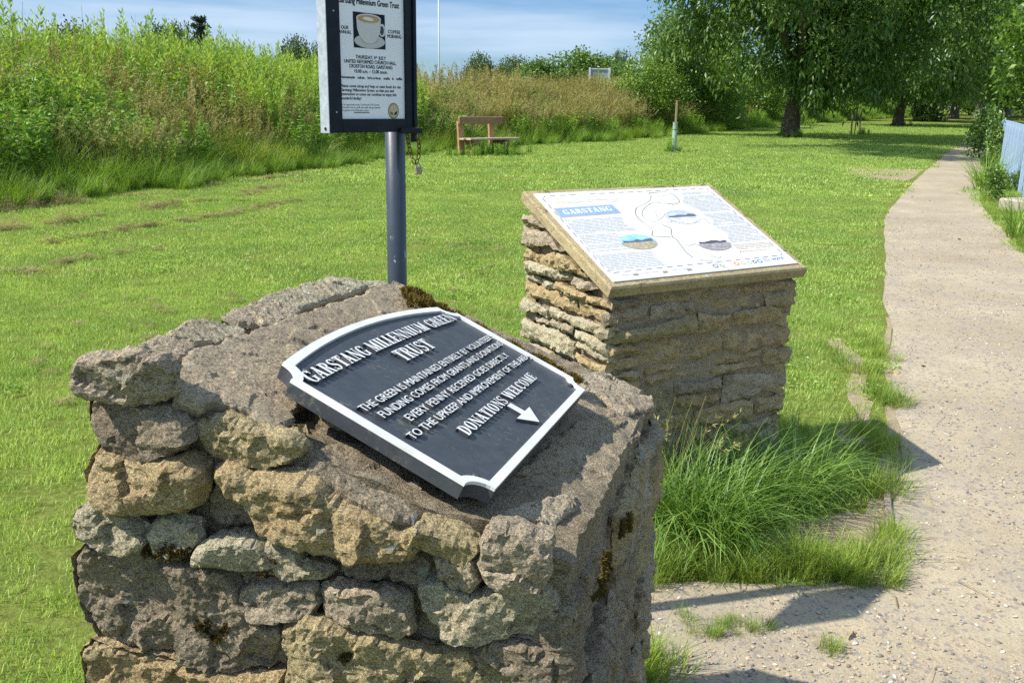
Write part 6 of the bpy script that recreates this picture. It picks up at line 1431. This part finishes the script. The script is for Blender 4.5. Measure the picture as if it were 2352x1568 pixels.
flatB('seal_print', ell(0.2085, 0.0535, 0.0185, 0.0205), PW, plain('seal_rim', (0.28, 0.22, 0.10), 0.4)); flatB('seal_centre_print', ell(0.2085, 0.0535, 0.0150, 0.0165), PW + 0.0003, plain('seal_gold', (0.50, 0.43, 0.27), 0.4))
flatB('seal_leaf_print', [(0.196, 0.052), (0.204, 0.050), (0.2085, 0.043), (0.199, 0.044)], PW + 0.0006, plain('seal_dark', (0.10, 0.10, 0.10), 0.4)); flatB('seal_leaf_print', [(0.221, 0.053), (0.213, 0.050), (0.2095, 0.043), (0.218, 0.044)], PW + 0.0006, M_ink)
mb = MB(); mb.box(BF(0.1037, 0.0492, PW), (0.049 * S_, 0.0002, 0.0022 * S_), BU, -BN, BV); mb.build('poster_rule', M_ink2, po)

# rusty chain and padlock hanging from the latch
ch = MB()
def link_ring(c, ax, up, a=0.0075, b=0.0048, r=0.00125):
    c, ax, up = A3(c), A3(ax) / np.linalg.norm(ax), A3(up) / np.linalg.norm(up)
    pts = [c + up * a * cos(t) + ax * b * sin(t) for t in np.linspace(0, 2 * pi, 13)]
    ch.tube(pts, r, 6, False)
cl = np.array([[-0.2599, 2.2554, 1.4188], [-0.2562, 2.26, 1.3897], [-0.2497, 2.26, 1.3632], [-0.2418, 2.26, 1.3496], [-0.2349, 2.26, 1.3616], [-0.2318, 2.26, 1.3875], [-0.2361, 2.2554, 1.4188]])
cl2 = []
for a, b in zip(cl[:-1], cl[1:]):
    k = max(1, round(np.linalg.norm(b - a) / 0.0115))
    cl2 += [a + (b - a) * i / k for i in range(k)]
cl2.append(cl[-1])
for i in range(len(cl2) - 1):
    d = cl2[i + 1] - cl2[i]; m_ = (cl2[i] + cl2[i + 1]) / 2
    s_ = np.cross(d, BN); s_ /= np.linalg.norm(s_); link_ring(m_, s_ if i % 2 else np.cross(d, s_), d)
o = ch.build('chain', M_rust, None, True); tag(o, 'rusty chain looped under the noticeboard latch', 'chain')
lk = thing('padlock', (-0.2343, 2.260, 1.3250), 'small brass padlock hanging on the rusty chain below the noticeboard', 'padlock')
mb = MB(); mb.box((-0.2343, 2.260, 1.3340), (0.0185, 0.0085, 0.018), BU, -BN, BV, 0.0015); mb.build('body', plain('worn_brass', (0.34, 0.29, 0.19), 0.45, 0.5, var=0.3, scale=100), lk)
mb = MB(); mb.tube([A3((-0.2343, 2.260, 1.3418)) + BU * (0.0060 * cos(t)) + BV * (0.0095 * sin(t)) for t in np.linspace(0, pi, 9)], 0.0016, 7); mb.build('shackle', M_steel, lk, True)

# ------------------------------------------------------------------ bench
def wood_mat(nm, c1, c2):
    m, n, l, b = new_mat(nm); t = n.new('ShaderNodeTexCoord').outputs['Object']; mp_ = n.new('ShaderNodeMapping'); mp_.inputs['Scale'].default_value = (1, 1, 1); l.new(t, mp_.inputs['Vector'])
    f = noise_tex(n, l, mp_.outputs['Vector'], 9, 6, 0.65, 1.5); g_ = noise_tex(n, l, t, 3, 4, 0.6)
    l.new(mixc(n, l, 0.7, mixc(n, l, g_, c1, c2), ramp(n, l, f, [(0.35, (0.55, 0.52, 0.5)), (0.65, (1.2, 1.2, 1.2))]), 'MULTIPLY'), b.inputs['Base Color']); b.inputs['Roughness'].default_value = 0.85; bump(n, l, b, [(f, 0.4, 0.01)]); return m
W_dark, W_warm, W_top = wood_mat('old_oak', (0.25, 0.145, 0.078), (0.35, 0.215, 0.12)), wood_mat('oiled_oak', (0.38, 0.215, 0.095), (0.48, 0.29, 0.14)), wood_mat('bleached_plank', (0.42, 0.32, 0.21), (0.52, 0.42, 0.29))
ba = radians(43); bU, bF = A3((cos(ba), sin(ba), 0)), A3((sin(ba), -cos(ba), 0)); bc_ = A3((-0.98, 26.7, 0))
bench = thing('park_bench', tuple(bc_), 'weathered wooden bench with a single thick back rail, standing in front of the bank', 'bench')
at_ = lambda u, f, z: bc_ + bU * u + bF * f + A3((0, 0, z))
mb = MB(); mb.box(at_(0.02, -0.02, 0.975), (1.66, 0.09, 0.20), bU, bF, A3((0, 0, 1)), 0.012); mb.build('back_rail', W_dark, bench)
for u in (-0.66, 0.50):
    mb = MB(); lean = A3((0, 0, 1)) - bF * 0.08; lean /= np.linalg.norm(lean); mb.box(at_(u, -0.105, 0.46), (0.20, 0.08, 0.96), bU, bF, lean, 0.008); mb.build('upright', W_warm, bench)
for f, dz in ((0.09, 0.0), (0.33, 0.004)):
    mb = MB(); mb.box(at_(0.10 + f * 0.25, f, 0.47 + dz), (1.86, 0.215, 0.055), bU, bF, A3((0, 0, 1)), 0.008); mb.build('seat_plank', W_top, bench)
for u in (-0.52, 0.66):
    mb = MB(); mb.box(at_(u, 0.16, 0.375), (0.17, 0.52, 0.135), bU, bF, A3((0, 0, 1)), 0.01); mb.build('bearer', W_dark, bench)
    mb = MB(); mb.box(at_(u, 0.30, 0.15), (0.15, 0.15, 0.32), bU, bF, A3((0, 0, 1)), 0.01); mb.build('leg', W_dark, bench)
n = 60; q = np.stack([RNG.normal(0.05, 0.65, n), RNG.normal(0.30, 0.30, n)], 1); Pq = np.array([at_(a, b, 0) for a, b in q])
for k, (px_, py_, n2) in enumerate([(5.13, 30.1, 5), (13.2, 44.9, 16), (18.0, 49.5, 10), (27.7, 67.8, 12), (36.6, 84.0, 16)]):
    Pq = np.vstack([Pq, np.column_stack([px_ + RNG.normal(0, 0.16 + 0.18 * (k > 0), n2), py_ + RNG.normal(-0.1, 0.16 + 0.18 * (k > 0), n2), np.full(n2, gz1(py_))])])
scatter('uncut_tufts', TG[:5] + TN[:3], Pq, spin(len(Pq), 0.15), np.concatenate([RNG.uniform(0.26, 0.42, n), RNG.uniform(0.28, 0.5, len(Pq) - n)]), np.where(RNG.random(len(Pq)) < 0.75, RNG.integers(0, 5, len(Pq)), RNG.integers(5, 8, len(Pq))), 'uncut grass left around the bench and the foot of the trees', 'grass')

# ------------------------------------------------------------------ young trees
W_stake = wood_mat('stake_wood', (0.30, 0.22, 0.12), (0.42, 0.32, 0.19))
M_guard = plain('guard_plastic', (0.33, 0.44, 0.33), 0.45, var=0.12, scale=8)
x, y = 5.13, 30.17
tg = thing('tree_guard', (x, y, 0), 'pale green plastic tree guard tied to a wooden stake on the lawn', 'tree guard')
mb = MB(); k = 18; V0 = []
for z in (0.0, 0.3, 0.62, 0.92, 0.95):
    r = 0.078 if z < 0.94 else 0.088
    V0 += [(x + r * cos(2 * pi * i / k), y + r * sin(2 * pi * i / k), z) for i in range(k)]
mb.add(V0, [[a * k + i, a * k + (i + 1) % k, (a + 1) * k + (i + 1) % k, (a + 1) * k + i] for a in range(4) for i in range(k)]); mb.build('tube', M_guard, tg, True)
mb = MB(); mb.box((x + 0.03, y + 0.115, 0.80), (0.062, 0.055, 1.64), bev=0.006); mb.build('stake', W_stake, tg)
mb = MB(); mb.tube([(x + 0.083 * cos(t), y + 0.02 + 0.105 * sin(t), 0.72) for t in np.linspace(0, 2 * pi, 17)], 0.007, 6, False); mb.build('tie', M_case, tg)
x, y = 18.0, 49.8; z0 = gz1(y)
sg = thing('sapling', (x, y, z0), 'slender sapling held between two stakes, right of the big willow', 'sapling')
C_ = [np.array(v) for v in [(0.3, 0, 2.3), (-0.25, 0.2, 2.0), (0, -0.2, 2.6), (-0.3, -0.1, 2.5), (0.25, 0.1, 1.7)]]
link('trunk', wood_mesh('sapling_trunk', M_bark, 1.6, 0.028, C_, 91, (0.03, 0), 5, 1.1), sg)
cm, _ = crown_mesh('sapling_crown', L_ash, [(0, 0, 2.1, 0.75, 0.7, 0.85)], 60, 16, 0.3, 0.15, 0.07, 92, 0.1); link('crown', cm, sg)
for dx in (-0.22, 0.22):
    mb = MB(); mb.box((x + dx, y - 0.05, z0 + 0.62), (0.075, 0.075, 1.32), (1, 0, 0), (0, 1, 0), A3((dx * 0.12, 0, 1)), 0.008); mb.build('stake', W_stake, sg)

# ------------------------------------------------------------------ railing, concrete block, sign, flagpole, edging board
M_rail = plain('pale_blue_paint', (0.31, 0.42, 0.55), 0.45, var=0.15, scale=14)
f0, f1 = A3((15.0, 28.9, 0.0)), A3((7.62, 13.3, 0.0)); fd = f1 - f0; fl_ = np.linalg.norm(fd); fd /= fl_
rail = thing('railing', tuple((f0 + f1) / 2), 'pale blue steel railing of upright bars along the right of the path', 'railing')
fn_ = A3((-fd[1], fd[0], 0)); zt = lambda s: 0.0
mb = MB(); mb.box((f0 + f1) / 2 + A3((0, 0, 1.17)), (fl_, 0.055, 0.06), fd, fn_, A3((0, 0, 1)), 0.008); mb.build('top_rail', M_rail, rail)
mb = MB(); mb.box((f0 + f1) / 2 + A3((0, 0, 0.16)), (fl_, 0.04, 0.045), fd, fn_, A3((0, 0, 1)), 0.006); mb.build('bottom_rail', M_rail, rail)
nb_ = 84; bar = MB(); bar.box((0, 0, 0.665), (0.022, 0.018, 0.97), fd, fn_, A3((0, 0, 1)), 0.003)
M_rod = plain('blue_rod_paint', (0.20, 0.29, 0.42), 0.45, var=0.15, scale=14)
bar_me = mesh_from('bar', np.array(bar.V), bar.P, False, None, [M_rod])
for i in range(nb_ + 1):
    p_ = f0 + fd * (fl_ * i / nb_); o = link('bar', bar_me, rail, tuple(p_ - A3(rail.location)))
pst = MB(); pst.box((0, 0, 0.60), (0.07, 0.07, 1.24), fd, fn_, A3((0, 0, 1)), 0.006); post_me = mesh_from('post', np.array(pst.V), pst.P, False, None, [M_rail])
for i in range(14):
    p_ = f0 + fd * (fl_ * i / 13) - fn_ * 0.075; o = link('post', post_me, rail, tuple(p_ - A3(rail.location)))
M_conc = plain('old_concrete', (0.34, 0.30, 0.24), 0.95, spec=0.1, var=0.28, scale=9, bumps=0.5)
e0 = A3((7.50, 14.30, 0)); ed = A3((0.33, -0.94, 0)); ed /= np.linalg.norm(ed); en = A3((-ed[1], ed[0], 0)); 
mb = MB()
cc0 = e0 + ed * 1.6 + en * 0.62
mb.box(cc0 + A3((0, 0, 0.07)), (3.2, 1.24, 0.22), ed, en, A3((0, 0, 1)), 0.025)
o = mb.build('concrete_block', M_conc); tag(o, 'low weathered concrete block at the near end of the railing', 'concrete block')
sg_ = thing('road_sign', (4.55, 52.0, 0.7), 'grey backed sign board in a white frame above the weeds', 'sign')
x0, y_, w_ = 4.55, 52.0, 1.10; zt_ = 1.5 + 76.5 / 2170 * 52; zb_ = zt_ - 1.25
M_sw = plain('white_frame', (0.72, 0.74, 0.76), 0.4, var=0.05); M_sg = plain('sign_back', (0.40, 0.44, 0.48), 0.4, 0.2, var=0.08)
mb = MB(); mb.box((x0, y_ + 0.02, (zt_ + zb_) / 2), (w_, 0.03, zt_ - zb_), bev=0.004); mb.build('panel', M_sg, sg_)
mb = MB()
mb.box((x0, y_ - 0.012, zt_ - 0.03), (w_ + 0.06, 0.05, 0.06)); mb.box((x0, y_ - 0.012, zb_ + 0.03), (w_ + 0.06, 0.05, 0.06)); mb.build('frame', M_sw, sg_)
for sx in (-1, 1):
    mb = MB(); mb.box((x0 + sx * (w_ / 2 - 0.01), y_ - 0.04, zt_ / 2 + 0.33), (0.10, 0.07, zt_ - 0.6), bev=0.006); mb.build('post', M_sw, sg_)
fp = thing('flagpole', (-5.68, 70.0, gz1(70)), 'tall thin white flagpole rising above the weeds beside the noticeboard', 'flagpole')
mb = MB(); mb.tube([(-5.68, 70, 0), (-5.68, 70, 6), (-5.70, 70, 14.0)], [0.055, 0.05, 0.035], 12); mb.build('shaft', plain('white_gloss', (0.80, 0.81, 0.82), 0.3), fp, True)
mb = MB(); mb.tube([(-5.70, 70, 14.0), (-5.70, 70, 14.06), (-5.70, 70, 14.12), (-5.70, 70, 14.16)], [0.04, 0.09, 0.09, 0.02], 12); mb.build('finial', M_sw, fp, True)
# timber edging board sunk along the gravel
EDGE = [(1.57, 3.56), (1.42, 3.14), (1.30, 2.80)]
W_edge = wood_mat('grey_timber', (0.24, 0.19, 0.14), (0.34, 0.28, 0.215)); mb = MB()
for a, b in zip(EDGE[:-1], EDGE[1:]):
    a, b = A3((*a, 0)), A3((*b, 0)); d = b - a; L = np.linalg.norm(d); d /= L; mb.box((a + b) / 2 + A3((0, 0, -0.008)), (L - 0.006, 0.026, 0.06), d, np.cross((0, 0, 1), d), A3((0, 0, 1)), 0.004)
o = mb.build('edging_board', W_edge); tag(o, 'weathered timber edging board sunk along the left edge of the path', 'edging')
# a farmhouse glimpsed between the trees
hs = thing('house', (15.9, 125.0, gz1(125)), 'grey roofed house glimpsed in the dip of the skyline', 'house')
M_roof, M_wall = plain('grey_roof', (0.16, 0.16, 0.18), 0.8, var=0.2), plain('pale_render', (0.55, 0.52, 0.47), 0.9, var=0.1)
hx, hy, hz = 15.9, 125.0, gz1(125)
mb = MB(); mb.box((hx, hy, hz + 1.4), (3.2, 6.0, 3.0)); mb.build('wall', M_wall, hs)
mb = MB(); zr = hz + 2.9; mb.add([(hx - 1.8, hy - 3.2, zr), (hx + 1.8, hy - 3.2, zr), (hx + 1.8, hy + 3.2, zr), (hx - 1.8, hy + 3.2, zr), (hx, hy - 3.2, zr + 1.5), (hx, hy + 3.2, zr + 1.5)], [[0, 1, 4], [1, 2, 5, 4], [2, 3, 5], [3, 0, 4, 5], [3, 2, 1, 0]]); rf = mb.build('roof', M_roof, hs)
mb = MB(); mb.box((hx + 0.3, hy + 1, zr + 1.7), (0.5, 0.5, 1.0)); mb.build('chimney', M_wall, rf)
bpy.data.scenes.remove(_ts)
